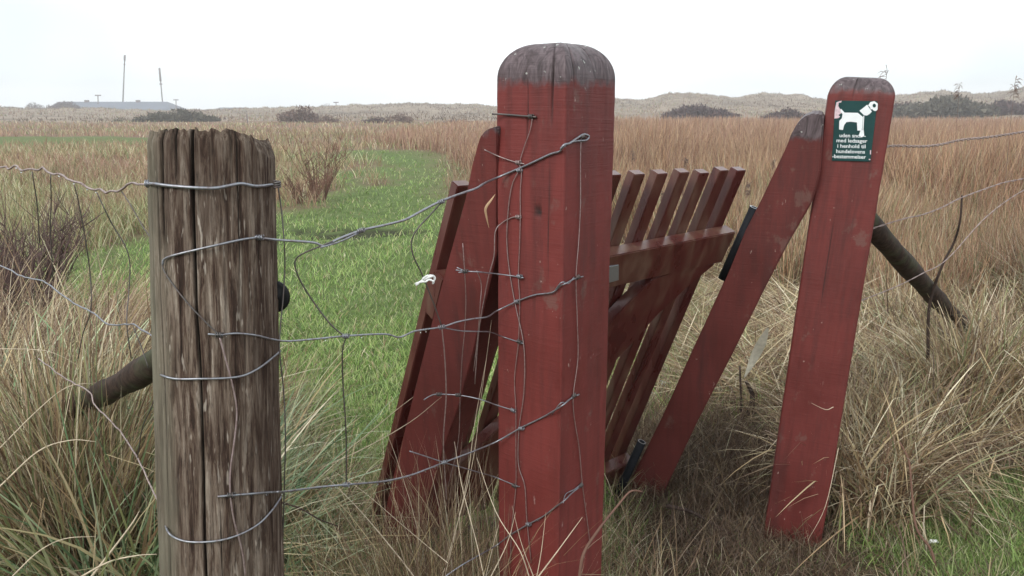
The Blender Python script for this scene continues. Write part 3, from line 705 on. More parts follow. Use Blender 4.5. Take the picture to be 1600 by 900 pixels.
wire('stay_wire', [(723, 380, 1.33), (726, 424, 1.33), (728, 470, 1.34), (726, 516, 1.35), (722, 560, 1.36), (719, 620, 1.38), (716, 690, 1.39), (700, 760, 1.40)], .0008, N1, 'thinwire')
wire('stay_wire', [(745, 423, 1.31), (752, 445, 1.32), (750, 480, 1.32), (746, 530, 1.34), (740, 580, 1.35)], .0008, N1, 'thinwire')
wire('stay_wire', [(343, 526, 'W'), (352, 560, 'W'), (364, 605, 'W'), (370, 645, 'W'), (366, 690, 'W'), (360, 735, 'W'), (360, 775, 'W'), (366, 815, 'W'), (378, 860, 'W'), (384, 905, 'W')], .0012, N1, 'thinwire')
wire('post_loop', [(228, 289, 1.09), (238, 287, 'W'), (262, 290, 'W'), (300, 293, 'W'), (335, 294, 'W'), (358, 290, 'W'), (378, 287, 'W'), (400, 291, 'W'), (424, 289, 'W'), (432, 288, 1.08), (436, 286, 1.13)], .0023, N1)
wire('post_loop', [(246, 582, 1.06), (254, 587, 'W'), (275, 592, 'W'), (310, 592, 'W'), (350, 591, 'W'), (380, 587, 'W'), (405, 575, 'W'), (426, 559, 'W'), (438, 549, 1.06)], .0015, N1)
wire('post_loop', [(256, 800, 1.02), (261, 828, 'W'), (275, 841, 'W'), (300, 847, 'W'), (340, 845, 'W'), (375, 835, 'W'), (405, 818, 'W'), (426, 796, 'W'), (440, 776, 1.03)], .0015, N1)
wire('stay_wire', [(434, 289, 1.09), (440, 330, 1.09), (444, 380, 1.08), (445, 420, 1.08), (442, 470, 1.07), (438, 510, 1.06), (437, 550, 1.05), (443, 610, 1.05), (446, 680, 1.04), (444, 768, 1.04), (442, 840, 1.04)], .0010, N1, 'darkwire')
wire('stay_wire', [(237, 290, 1.05), (235, 330, 1.05), (237, 390, 1.05), (243, 450, 1.05), (240, 500, 1.04), (244, 560, 1.04)], .0010, N1, 'darkwire')
wire('stay_wire', [(246, 560, 1.03), (251, 640, 1.03), (252, 720, 1.02), (258, 800, 1.02), (262, 880, 1.01)], .0010, N1, 'darkwire')
for kp, d, m_ in [((407, 371, 'W'), (1, 0, 0), 'wire'), ((343, 523, 'W'), (1, 0, 0), 'darkwire'), ((362, 773, 'W'), (1, 0, 0), 'darkwire'), ((541, 525, 1.107), (1, 0, 0), 'wire'), ((690, 511, 1.217), (1, 0, .2), 'wire'),
        ((565, 360, 1.117), (1, 0, .3), 'wire'), ((690, 315, 1.207), (1, 0, .3), 'wire'), ((541, 757, 1.096), (1, 0, .1), 'wire'), ((695, 722, 1.257), (1, 0, .3), 'wire'), ((812, 266, 'A'), (1, -.8, .3), 'wire'),
        ((808, 471, 'A'), (1, -.8, .3), 'wire'), ((812, 534, 'A'), (1, -.8, -.2), 'darkwire'), ((815, 669, 'A'), (1, -.8, .3), 'wire'), ((802, 641, 'A'), (1, -.8, -.2), 'wire'), ((804, 759, 'A'), (1, -.8, -.2), 'darkwire'),
        ((826, 819, 'A'), (1, -.8, .3), 'wire'), ((830, 182, 'A'), (1, -.8, 0), 'darkwire'), ((810, 254, 'A'), (1, -.8, 0), 'thinwire'), ((810, 339, 'A'), (1, -.8, 0), 'thinwire'), ((812, 432, 'A'), (1, -.8, 0), 'wire'),
        ((727, 424, 1.306), (1, 0, 0), 'darkwire'), ((716, 617, 1.327), (1, 0, 0), 'darkwire'), ((686, 616, 1.337), (1, 0, 0), 'darkwire'), ((910, 214, 'B'), (.6, .7, .2), 'darkwire'), ((903, 433, 'B'), (.6, .7, .2), 'darkwire'),
        ((897, 618, 'B'), (.6, .7, .2), 'darkwire'), ((908, 758, 'B'), (.6, .7, .2), 'darkwire'), ((234, 287, 1.045), (1, 0, 0), 'wire'), ((433, 288, 1.07), (0, 0, 1), 'darkwire')]:
    big = kp[0] in (234, 433); knot(kp, N1, d, .0042 if big else .0030, .0016 if big else .0011, .009, 3, m_)
def zig(pts, amp, step, seed):
    q = catmull(pts, 12); rng_ = np.random.default_rng(seed); d = np.concatenate([[0], np.cumsum(np.linalg.norm(np.diff(q, axis=0), axis=1))])
    s = np.arange(0, d[-1], step); o = np.column_stack([np.interp(s, d, q[:, i]) for i in range(3)])
    o[1:-1, 2] += (rng_.random(len(s) - 2) - .5) * 2 * amp; o[1:-1, 1] += (rng_.random(len(s) - 2) - .5) * amp; return o
N2 = empty('wire_netting', P(10, 600, 1.6)); tag(N2, 'old crimped wire netting hanging to the left of the weathered post', 'wire netting')
def w2(name, pts, r, amp, step, seed, mat):
    q = zig([wp(p) for p in pts], amp, step, seed); q = catmull(q, 3); V, Fc = tube(q, r, 6); meshobj(name, V, Fc, M[mat], N2); return q
q0 = w2('line_wire', [(-80, 240, 1.6), (-30, 256, 1.45), (0, 262, 1.38), (8, 259, 1.37), (14, 265, 1.36), (24, 259, 1.35), (35, 267, 1.33), (42, 264, 1.32), (60, 266, 1.30), (66, 262, 1.29), (78, 271, 1.27), (95, 273, 1.25), (110, 282, 1.23), (125, 285, 1.22), (133, 292, 1.21), (146, 297, 1.20), (158, 295, 1.19), (165, 302, 1.18), (172, 299, 1.17), (182, 299, 1.16), (194, 294, 1.14), (203, 286, 1.12), (215, 288, 1.10), (230, 288, 1.08)], .0017, .0009, .011, 1, 'bark_wire')
w2('line_wire', [(-60, 400, 1.7), (0, 415, 1.5), (34, 432, 1.42), (64, 438, 1.37), (92, 457, 1.32), (117, 475, 1.28), (142, 487, 1.24), (155, 496, 1.22), (168, 506, 1.20), (198, 507, 1.17), (210, 508, 1.15), (224, 517, 1.13), (240, 527, 1.11), (248, 534, 1.10)], .0013, .0012, .016, 2, 'wire')
w2('line_wire', [(60, 560, 1.45), (100, 590, 1.38), (139, 612, 1.32), (147, 632, 1.30), (163, 648, 1.27), (187, 673, 1.23), (205, 700, 1.19), (218, 722, 1.15), (238, 765, 1.11), (254, 802, 1.06)], .0013, .0012, .016, 3, 'bark_wire')
for s_ in [[(116, 289, 1.22), (124, 322, 1.23), (133, 372, 1.24), (141, 429, 1.25), (142, 484, 1.24), (130, 520, 1.25), (122, 560, 1.27)], [(151, 300, 1.20), (165, 330, 1.20), (178, 355, 1.21), (196, 385, 1.21), (203, 415, 1.21), (201, 460, 1.20), (198, 505, 1.17), (205, 560, 1.17)],
          [(190, 299, 1.15), (205, 322, 1.14), (222, 352, 1.13), (240, 382, 1.11), (246, 420, 1.10), (240, 480, 1.09), (236, 520, 1.1)], [(79, 273, 1.27), (80, 320, 1.29), (79, 360, 1.31), (83, 440, 1.33)], [(208, 510, 1.15), (222, 545, 1.14), (232, 575, 1.13)],
          [(50, 268, 1.31), (58, 320, 1.33), (62, 380, 1.36)], [(247, 610, 1.08), (235, 640, 1.09), (222, 670, 1.12), (215, 715, 1.14)]]:
    wire('stay_wire', s_, .0009, N2, 'darkwire')
N3 = empty('twisted_wire', P(1385, 400, 2.0)); tag(N3, 'twisted fence wires running off to the right from the sign post', 'fence wire')
def twist(pts, r, amp, pitch, mat='bark_wire'):
    q = catmull([wp(p) for p in pts], 14); d = np.concatenate([[0], np.cumsum(np.linalg.norm(np.diff(q, axis=0), axis=1))]); s = np.arange(0, d[-1], pitch / 8)
    o_ = np.column_stack([np.interp(s, d, q[:, i]) for i in range(3)])
    for ph in (0, math.pi):
        k = o_.copy(); k[:, 2] += amp * np.sin(s / pitch * 2 * math.pi + ph); k[:, 1] += amp * np.cos(s / pitch * 2 * math.pi + ph)
        V, Fc = tube(k, r, 5); meshobj('strand', V, Fc, M[mat], N3)
twist([(1376, 230, 2.0), (1400, 228, 2.02), (1440, 229, 2.05), (1470, 226, 2.08), (1500, 219, 2.1), (1540, 215, 2.13), (1570, 211, 2.16), (1600, 206, 2.2), (1700, 190, 2.3)], .0016, .0024, .035)
twist([(1360, 358, 2.05), (1395, 347, 2.06), (1420, 340, 2.08), (1440, 336, 2.1), (1470, 325, 2.12), (1500, 310, 2.15), (1540, 295, 2.18), (1570, 285, 2.2), (1600, 279, 2.22), (1700, 255, 2.3)], .0011, .0014, .05)
twist([(1345, 470, 2.05), (1400, 448, 2.08), (1440, 428, 2.12), (1480, 405, 2.15), (1540, 340, 2.2), (1600, 297, 2.25), (1680, 260, 2.3)], .0009, .001, .06)
# rain drops under the wires
ad = Acc()
def drop(c, r):
    V = []; Fc = []; n = 8; rows = [(-1.0, 0), (-.7, .7), (0, 1), (.6, .75), (1.3, .0)]
    for z, rr in rows:
        for k in range(n): a_ = 2 * math.pi * k / n; V.append((c[0] + rr * r * math.cos(a_), c[1] + rr * r * math.sin(a_), c[2] + z * r))
    for i in range(4):
        for k in range(n): Fc.append([i * n + k, i * n + (k + 1) % n, (i + 1) * n + (k + 1) % n, (i + 1) * n + k])
    ad.add((V, Fc))
rr_ = random.Random(4)
for q, n_ in ((q3, 22), (q2, 8), (q0, 14), (q7, 5)):
    for k in range(n_):
        p = q[rr_.randrange(2, int(len(q) * .8))]; drop((p[0], p[1], p[2] - .0032), rr_.uniform(.0012, .0019))
o = ad.build('rain_drops', M['drop'], N1); tag(o, kind='stuff')

# scrap of wool caught on the wire
aw = Acc()
for pts in ([(650, 446, 1.19), (660, 438, 1.19), (668, 434, 1.19), (677, 431, 1.19)], [(660, 436, 1.188), (668, 431, 1.19), (679, 433, 1.195), (676, 444, 1.195)], [(664, 441, 1.187), (671, 437, 1.19), (678, 440, 1.19)], [(648, 444, 1.19), (656, 441, 1.19), (664, 440, 1.187)]):
    q = catmull([wp(p) for p in pts], 6); r = .0006 + .0008 * np.sin(np.linspace(.2, 2.8, len(q))) + np.random.default_rng(len(pts)).random(len(q)) * .0010; aw.add(tube(q, r, 8))
o = aw.build('wool_scrap', M['wool'], origin=wp((665, 437, 1.19))); tag(o, 'torn white scrap snagged on the wire left of the central post', 'scrap')

# ---------------------------------------------------------------- grass
S_G = dict(
    straw=[lin(198, 180, 144), lin(176, 154, 118), lin(150, 128, 98), lin(216, 204, 176), lin(130, 106, 80)],
    dead=[lin(122, 98, 80), lin(142, 118, 98), lin(102, 80, 66), lin(158, 138, 116)],
    reed=[lin(182, 148, 118), lin(168, 132, 104), lin(150, 116, 94), lin(196, 168, 136), lin(130, 98, 80)],
    pink=[lin(174, 140, 120), lin(160, 124, 106), lin(180, 152, 130), lin(146, 112, 96), lin(166, 142, 114)],
    green=[lin(138, 164, 90), lin(122, 150, 80), lin(156, 178, 108), lin(172, 184, 122), lin(108, 134, 72)],
    dull=[lin(132, 138, 92), lin(152, 152, 110), lin(114, 124, 84), lin(166, 168, 130)],
    blue=[lin(128, 152, 112), lin(156, 174, 138), lin(104, 130, 94), lin(182, 192, 158)])
def blades(x, y, L, wd, th0, th1, az, cols, seg=4, z0=None, tipfade=.15, twist=None, rng_=RNG, kink=0.0):
    n = len(x); z = hgt(x, y) - .004 if z0 is None else z0
    t = np.linspace(0, 1, seg + 1)
    ks = rng_.integers(1, seg, n) if seg > 2 else np.full(n, 9); ka = (rng_.random(n) < kink) * rng_.uniform(.7, 2.0, n); az = np.asarray(az) * np.ones(n)
    pos = np.zeros((n, seg + 1, 3)); pos[:, 0] = np.stack([x, y, z], -1)
    for i in range(seg):
        th = th0 + th1 * (t[i] + t[i + 1]) / 2 + ka * (ks <= i)
        th = np.where(pos[:, i, 2] - pos[:, 0, 2] < .02 * (i > 1), np.minimum(th, 1.5), th)
        st = (L / seg)[:, None] * np.stack([np.sin(th) * np.sin(az), np.sin(th) * np.cos(az), np.cos(th)], -1)
        pos[:, i + 1] = pos[:, i] + st
    tw = rng_.uniform(0, math.pi, n) if twist is None else twist
    wdir = np.stack([np.cos(tw), np.sin(tw) * .6, np.zeros(n)], -1)
    wdir /= np.linalg.norm(wdir, axis=1)[:, None]
    V = np.zeros((n, 2 * seg + 1, 3)); prof = np.minimum(1, (1.02 - t) ** .55) * (.7 + .3 * np.minimum(1, t * 4))
    for i in range(seg):
        o_ = wdir * (wd * prof[i] / 2)[:, None]; V[:, 2 * i] = pos[:, i] - o_; V[:, 2 * i + 1] = pos[:, i] + o_
    V[:, -1] = pos[:, -1]
    k = 2 * seg + 1; base = (np.arange(n) * k)[:, None]
    loops = []
    quads = np.array([[2 * i, 2 * i + 1, 2 * i + 3, 2 * i + 2] for i in range(seg - 1)])
    Q = (base[:, :, None] + quads[None]).reshape(-1, 4); T = (base + np.array([[2 * seg - 2, 2 * seg - 1, 2 * seg]]))
    cc = cols[:, None, :] * np.ones((1, k, 1)); grad = np.concatenate([np.repeat(t[:seg], 2), [1.0]])[None, :, None]
    cc = cc * (1 - tipfade * .3) + (cc * .0 + np.array([.42, .34, .22])) * tipfade * .5 * grad ** 2 * (cc.mean(-1, keepdims=True) / .25)
    return V.reshape(-1, 3), Q, T, cc.reshape(-1, 3)
def build_blades(name, parts, label=None, cat=None, mat=None, kind='stuff'):
    Vs, Qs, Ts, Cs, n = [], [], [], [], 0
    for V, Q, T, cc in parts: Vs.append(V); Qs.append(Q + n); Ts.append(T + n); Cs.append(cc); n += len(V)
    V = np.vstack(Vs); Q = np.vstack(Qs); T = np.vstack(Ts); cc = np.vstack(Cs)
    me = bpy.data.meshes.new(name); me.vertices.add(len(V)); me.vertices.foreach_set('co', V.astype(np.float32).ravel())
    nl = Q.size + T.size; me.loops.add(nl); me.loops.foreach_set('vertex_index', np.concatenate([Q.ravel(), T.ravel()]).astype(np.int32))
    npg = len(Q) + len(T); me.polygons.add(npg)
    st = np.concatenate([np.arange(len(Q)) * 4, Q.size + np.arange(len(T)) * 3]).astype(np.int32); me.polygons.foreach_set('loop_start', st)
    me.update(calc_edges=True); me.polygons.foreach_set('use_smooth', np.ones(npg, bool))
    a = me.color_attributes.new('Col', 'FLOAT_COLOR', 'POINT'); a.data.foreach_set('color', np.column_stack([cc, np.ones(len(cc))]).astype(np.float32).ravel())
    o = link(name, me, mat or M['blade']); tag(o, label, cat, kind=kind); return o
def pick(n, *pals, p=None, jit=.18, rng_=RNG):
    p = p or [1 / len(pals)] * len(pals); pi = rng_.choice(len(pals), n, p=p); out_ = np.zeros((n, 3))
    for k, nm in enumerate(pals):
        A_ = np.array(S_G[nm]); m_ = pi == k; out_[m_] = A_[rng_.integers(0, len(A_), m_.sum())]
    return out_ * (1 + (rng_.random((n, 1)) - .5) * 2 * jit) * (1 + (rng_.random((n, 3)) - .5) * .08)
U = RNG.uniform
def wedge(n, y0, y1, pw=1.0, pxa=-60, pxb=1660):
    """ground points whose density falls off with distance"""
    u = U(0, 1, n); y = (y0 ** -pw + u * (y1 ** -pw - y0 ** -pw)) ** (-1 / pw); px = U(pxa, pxb, n); x = (px - 800) / F * y * 1.06 ; return x, y

# 1 short meadow grass on the green path
x, y = wedge(190000, 1.6, 24, 1.15); g = greenness(x, y); k = (g > RNG.random(len(x)) * .9 + .08) & (RNG.random(len(x)) > mudness(x, y) * 1.1); x, y = x[k], y[k]; n = len(x)
clump = fbm(x * 2.2, y * 2.2, 81); L = (.025 + .05 * clump + U(0, .02, n)) * np.interp(y, [2, 10, 24], [1, 1.1, 1.5]); cols = pick(n, 'green', 'dull', 'straw', p=[.74, .20, .06], jit=.10) * (.66 + .8 * fbm(x * 1.4 + 4, y * .9, 82)[:, None])
build_blades('meadow_grass', [blades(x, y, L, .0022 + y * .00085, U(.1, .7, n), U(.1, 1.3, n), U(0, 6.28, n), cols, 3)], 'short green grass on the path beyond the gate', 'grass')

# 2 dry grass of the open field on the left
x, y = wedge(270000, 3.2, 85, .9); g = greenness(x, y); R = np.interp(y, Yk, Rk); k = (g < RNG.random(len(x)) * .55) & ((x < R + .4) | (y > 27)) & ~((y > 25) & (x > y * .12 - 3)); x, y = x[k], y[k]; n = len(x)
cl = fbm(x * .8, y * .5, 84); band = fbm(x * .12 + 9, y * .12, 85)[:, None]
L = (.10 + .22 * cl + U(0, .12, n)) * np.interp(y, [3, 6, 30], [.8, 1.0, 1.15]); cols = pick(n, 'pink', 'straw', 'dull', p=[.66, .20, .14]) * (.72 + .56 * band) * (.75 + .5 * fbm(x * .9 + 3, y * .35, 92)[:, None])
pt = fbm(x * .25, y * .2, 93); sel = pt > .56; c2 = pick(n, 'dull', 'straw', p=[.5, .5]); sel &= RNG.random(n) < .7; cols[sel] = c2[sel]
nearf = (1 - smooth(5, 9, y)); dl = pick(n, 'dull', 'straw', p=[.6, .4]); sel = RNG.random(n) < nearf * .6; cols[sel] = dl[sel]; L = L * (1 - .35 * nearf)
cols[:, 1] *= (.92 + .22 * (1 - band[:, 0]))
build_blades('dry_field_grass', [blades(x, y, L, .0028 + y * .0008, U(0, .5, n), U(.0, 1.0, n), U(0, 6.28, n), cols, 3)], 'dry pinkish brown grass covering the open field on the left', 'grass')

# 3 reed bed on the right
x, y = wedge(230000, 3.9, 75, .8, 560, 1720); R = np.interp(y, Yk, Rk) + .3 + .9 * (y < 7) * (1 - (y - 4) / 3); k = (x > R + (fbm(x * 2, y * 2, 87) - .5) * .8) & ((x > 1.3) | (y > 5.2)); x, y = x[k], y[k]; n = len(x)
edge = smooth(4.2, 8.5, y); L = (.42 + .38 * edge + U(-.16, .16, n)) + .14 * (fbm(x * .5, y * .5, 88) - .5) * 2; L = L * np.where(x < 0, .62 + .0 * x, 1)
cols = pick(n, 'reed', 'pink', 'dead', p=[.62, .22, .16], jit=.28) * (.70 + .6 * fbm(x * .25, y * .2, 89)[:, None]) * (.72 + .56 * fbm(x * 2.2, y * 1.3, 94)[:, None])
L = L * (.62 + .7 * fbm(x * 1.6 + 7, y * .8, 95)); nr_ = (1 - smooth(5, 9, y)); c2 = pick(n, 'straw', 'dull', p=[.7, .3]) * .9; sel = RNG.random(n) < nr_ * .45; cols[sel] = c2[sel]
c3 = pick(n, 'pink', jit=.15) * .98; sel = RNG.random(n) < smooth(9, 22, y) * .7; cols[sel] = c3[sel]
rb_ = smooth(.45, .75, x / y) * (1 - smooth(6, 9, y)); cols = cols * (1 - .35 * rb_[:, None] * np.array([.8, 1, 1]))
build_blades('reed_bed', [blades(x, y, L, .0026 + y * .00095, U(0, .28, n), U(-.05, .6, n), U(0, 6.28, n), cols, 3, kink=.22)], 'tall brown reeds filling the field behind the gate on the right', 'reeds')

# 3b marram grass and low scrub on the dunes
n = 60000; th_ = RNG.uniform(-.72, .72, n); r_ = RNG.uniform(92, 300, n); x = r_ * np.sin(th_); y = r_ * np.cos(th_)
pt = fbm(x * .045, r_ * .03, 98) ; k = pt + RNG.uniform(-.25, .25, n) > .42; x, y, r_, th_, pt = x[k], y[k], r_[k], th_[k], pt[k]; n = len(x)
dk = (fbm(x * .07 + 4, r_ * .035, 99) + RNG.uniform(-.08, .08, n) > .56)
cols = np.where(dk[:, None], pick(n, 'dead', jit=.12) * .6, pick(n, 'straw', 'pink', 'dull', p=[.3, .5, .2], jit=.1) * .74)
build_blades('marram_grass', [blades(x, y, U(.2, .62, n), U(.08, .2, n), U(0, .6, n), U(0, .9, n), U(0, 6.28, n), cols, 2, z0=dune_h(r_, th_) - .05)], 'pale dune grass with darker scrub patches on the distant dunes', 'grass')

# 4 flattened straw
x, y = wedge(42000, 2.5, 6.0, .8, 840, 1700); k = (strawness(x, y) > RNG.random(len(x)) * .6) ; x, y = x[k], y[k]; n = len(x)
cols = pick(n, 'straw', 'dead', 'dull', p=[.72, .2, .08]) * (.85 + .4 * fbm(x * 3, y * 3, 90)[:, None])
build_blades('flattened_straw', [blades(x, y, U(.10, .48, n), U(.003, .009, n), U(1.0, 1.5, n), U(.0, .3, n), U(0, 6.28, n), cols, 4, z0=hgt(x, y) + U(0, .16, n) * fbm(x * 2, y * 2, 91) * 1.6)], 'pale flattened straw lying on the ground behind the sign post', 'straw')

# 5 straw tussocks on the right, 6 fine dead grass between the posts, 9 low grass in the right foreground
def patch(n, cx, cy, rx, ry, pw=.5):
    a_ = U(0, 6.283, n); r = U(0, 1, n) ** pw; return cx + rx * r * np.cos(a_), cy + ry * r * np.sin(a_)
pts = []
for (cx, cy, rx, ry, n, L0, L1, tn) in [(1.66, 2.66, .13, .10, 1300, .38, .60, 1.0), (1.9, 2.75, .12, .1, 900, .3, .55, .8), (1.06, 2.15, .14, .2, 1700, .25, .52, 1.0), (1.3, 2.35, .2, .2, 1400, .22, .48, .9), (1.62, 2.6, .22, .25, 1300, .2, .42, 1.15), (1.95, 2.9, .25, .25, 1300, .22, .42, 1.05), (2.3, 2.7, .3, .2, 1300, .25, .45, .85), (1.3, 3.1, .35, .25, 1500, .15, .34, 1.2), (1.15, 2.65, .2, .2, 1000, .2, .4, 1.1), (2.15, 2.35, .25, .15, 800, .15, .38, .9), (2.2, 3.6, .5, .35, 1800, .25, .45, 1.1), (3.0, 3.6, .5, .4, 2600, .45, .78, .6), (1.85, 3.35, .2, .2, 700, .3, .5, .8), (2.75, 3.1, .3, .25, 1100, .3, .5, 1.1)]:
    x, y = patch(n, cx, cy, rx, ry); az_ = np.arctan2(x - cx, y - cy) + U(-2.6, 2.6, n)
    pts.append(blades(x, y, U(L0, L1, n), U(.0026, .0078, n), U(0, .6, n), U(.1, 1.9, n), az_, pick(n, 'straw', 'dead', 'dull', p=[.6, .3, .10], jit=.35) * tn, 7, kink=.55))
x = U(.9, 3.4, 7000); y = U(2.0, 3.4, 7000); n = 7000
pts.append(blades(x, y, U(.08, .35, n), U(.0025, .007, n), U(.8, 1.5, n), U(0, .4, n), U(0, 6.28, n), pick(n, 'straw', 'dead', p=[.6, .4], jit=.3), 4, z0=hgt(x, y) + U(0, .12, n), kink=.3))
build_blades('straw_tussocks', pts, 'tall bleached grass tussocks to the right of the sign post', 'grass')
x = U(.30, .88, 12000); y = U(1.72, 2.62, 12000); n = 12000
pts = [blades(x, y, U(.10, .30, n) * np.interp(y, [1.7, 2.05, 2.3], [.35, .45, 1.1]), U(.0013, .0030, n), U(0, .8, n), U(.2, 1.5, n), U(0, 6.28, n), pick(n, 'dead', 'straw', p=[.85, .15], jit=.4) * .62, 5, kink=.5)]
x = U(.3, 1.0, 2200); y = U(2.5, 3.1, 2200); n = 2200
pts.append(blades(x, y, U(.1, .3, n), U(.0025, .005, n), U(0, .6, n), U(.2, 1.4, n), U(0, 6.28, n), pick(n, 'dead', 'straw', 'green', p=[.4, .35, .25]), 4))
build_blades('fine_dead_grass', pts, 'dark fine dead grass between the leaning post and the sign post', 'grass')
pts = []
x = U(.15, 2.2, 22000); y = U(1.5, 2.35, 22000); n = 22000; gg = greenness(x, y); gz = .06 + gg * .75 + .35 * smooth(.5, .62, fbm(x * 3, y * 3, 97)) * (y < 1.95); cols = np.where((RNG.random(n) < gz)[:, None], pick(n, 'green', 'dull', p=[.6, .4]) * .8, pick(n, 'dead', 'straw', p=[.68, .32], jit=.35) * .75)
pts.append(blades(x, y, U(.05, .17, n) * (1 - .3 * gg) * (1 - .72 * ((x > .2) & (x < .95) & (y > 1.6))), U(.0018, .0048, n), U(.2, 1.4, n), U(.1, 1.3, n), U(0, 6.28, n), cols, 4, kink=.35))
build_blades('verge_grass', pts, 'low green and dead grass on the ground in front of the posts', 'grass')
# 7 long grass at the left
pts = []
for (cx, cy, rx, ry, n, L0, L1, pal, pp) in [(-.80, 1.42, .10, .10, 1300, .45, .78, ('dull', 'straw', 'blue'), (.4, .3, .3)), (-.95, 1.75, .38, .4, 1800, .3, .62, ('blue', 'straw', 'dull'), (.45, .25, .3)), (-.68, 1.45, .20, .25, 1000, .25, .5, ('blue', 'dull', 'straw'), (.4, .3, .3)), (-1.35, 2.0, .35, .4, 3000, .4, .78, ('straw', 'dead', 'blue'), (.45, .35, .2)),
        (-1.1, 2.4, .4, .3, 2600, .2, .5, ('straw', 'dead', 'dull'), (.4, .3, .3)), (-.92, 1.55, .14, .14, 900, .3, .56, ('straw', 'dead', 'blue'), (.4, .3, .3)), (-.62, 1.3, .12, .12, 160, .3, .5, ('blue', 'dull'), (.6, .4)), (-1.9, 2.6, .5, .5, 3400, .45, .85, ('dead', 'straw'), (.5, .5)), (-.62, 1.75, .22, .3, 1500, .2, .42, ('dull', 'straw', 'dead'), (.3, .4, .3)), (-2.0, 3.6, .7, .6, 3000, .2, .45, ('pink', 'straw'), (.5, .5))]:
    x, y = patch(n, cx, cy, rx, ry); az_ = np.arctan2(x - cx, y - cy) + U(-2., 2., n); k = (x < -.52) | (y > 1.6)
    wd = U(.003, .0105, n) if 'blue' in pal else U(.0018, .0065, n)
    pts.append(blades(x, y, U(L0, L1, n), wd, U(0, .55, n), U(.3, 2.2, n), az_, pick(n, *pal, p=list(pp), jit=.32), 8, kink=.3))
for (cx, cy, rx, ry, n, L0, L1) in [(-.93, 1.50, .10, .09, 1300, .5, .82), (-1.12, 1.62, .12, .1, 900, .45, .8)]:
    x, y = patch(n, cx, cy, rx, ry)
    pts.append(blades(x, y, U(L0, L1, n), U(.002, .006, n), U(0, .22, n), U(0, .9, n), U(0, 6.28, n), pick(n, 'straw', 'dead', 'dull', p=[.5, .3, .2], jit=.35) * .95, 8, kink=.3))
build_blades('long_left_grass', pts, 'long arching green and straw coloured grass left of the weathered post', 'grass')
# 8 thin bents at the foot of the central post
pts = []
for (cx, cy, rx, ry, n, L0, L1, pal) in [(-.14, 1.36, .15, .10, 1500, .22, .58, ('straw', 'dead')), (-.32, 1.42, .14, .14, 900, .15, .42, ('straw', 'dull')), (-.05, 1.20, .16, .06, 420, .22, .42, ('straw', 'dead')), (.22, 1.30, .12, .06, 260, .15, .35, ('straw', 'dead')), (-.26, 1.95, .35, .3, 1500, .08, .26, ('straw', 'green', 'dull')), (.10, 1.62, .3, .16, 800, .1, .3, ('dead', 'straw'))]:
    x, y = patch(n, cx, cy, rx, ry); pts.append(blades(x, y, U(L0, L1, n), U(.0009, .0032, n), U(0, .5, n), U(-.1, .9, n), U(0, 6.28, n), pick(n, *pal, jit=.3), 6, kink=.25))
x = U(-.5, .35, 5000); y = U(1.45, 2.3, 5000); n = 5000
pts.append(blades(x, y, U(.06, .2, n), U(.0015, .003, n), U(.1, .9, n), U(.1, 1.3, n), U(0, 6.28, n), pick(n, 'straw', 'dull', 'green', p=[.5, .25, .25]), 4))
build_blades('thin_bents', pts, 'thin dry grass stalks growing round the foot of the central post', 'grass')

# ---------------------------------------------------------------- twiggy plants
def twigs(base, h, spread, nstem, seed, r0, mat, name, label, cat, droop=0, sub=5, group=None):
    rg = np.random.default_rng(seed); ac = Acc(); base = np.array(base, float)
    for s in range(nstem):
        az_ = rg.uniform(0, 6.283); sp_ = rg.uniform(.1, 1) * spread; H_ = h * rg.uniform(.6, 1.02)
        p0 = base + np.array([math.sin(az_) * .12 * spread, math.cos(az_) * .12 * spread, 0]); n = 8; q = []
        for i in range(n):
            t = i / (n - 1); q.append(p0 + np.array([math.sin(az_) * sp_ * t ** 1.3 * H_, math.cos(az_) * sp_ * t ** 1.3 * H_, H_ * t * (1 - droop * t)]) + (rg.random(3) - .5) * .04 * h * t)
        q = np.array(q); ac.add(tube(q, np.linspace(r0, r0 * .3, n), 3, False))
        for b in range(sub):
            i = rg.integers(2, n - 1); d = rg.normal(size=3); d[2] = abs(d[2]) + .8; d /= np.linalg.norm(d); LL = h * rg.uniform(.1, .32)
            qq = np.array([q[i], q[i] + d * LL * .5, q[i] + d * LL + (rg.random(3) - .5) * LL * .2]); ac.add(tube(qq, [r0 * .55, r0 * .4, r0 * .2], 3, False))
    o = ac.build(name, M[mat], origin=base, smooth_=False); tag(o, label, cat, group); return o
def gpt(px, Y, dz=0.0):
    p = P(px, 175, Y); return (p.x, Y, float(hgt(np.array(p.x), np.array(Y))) + dz)
twigs(gpt(492, 10.3), 1.0, .6, 22, 5, .0065, 'twigred', 'bare_shrub', 'bare reddish twiggy bush beside the green path, left of centre', 'shrub', sub=7)
twigs(gpt(470, 10.0), .42, .9, 36, 15, .006, 'twigred', 'bare_shrub', 'low spread of reddish twigs at the foot of the bare path-side bush', 'shrub', sub=7)
twigs(gpt(8, 4.0), .72, .55, 70, 6, .0042, 'twig', 'bare_shrub', 'tangled purplish brown bush at the left edge behind the wire', 'shrub', sub=9)
twigs(gpt(-40, 3.4), .66, .5, 50, 16, .004, 'twig', 'bare_shrub', 'purplish brown bush cut off by the left edge of the picture', 'shrub', sub=9)
twigs(gpt(735, 6.5), .28, .6, 14, 8, .004, 'twigdark', 'weed', 'small dark weed growing in the grass close to the gate', 'weed', sub=4)
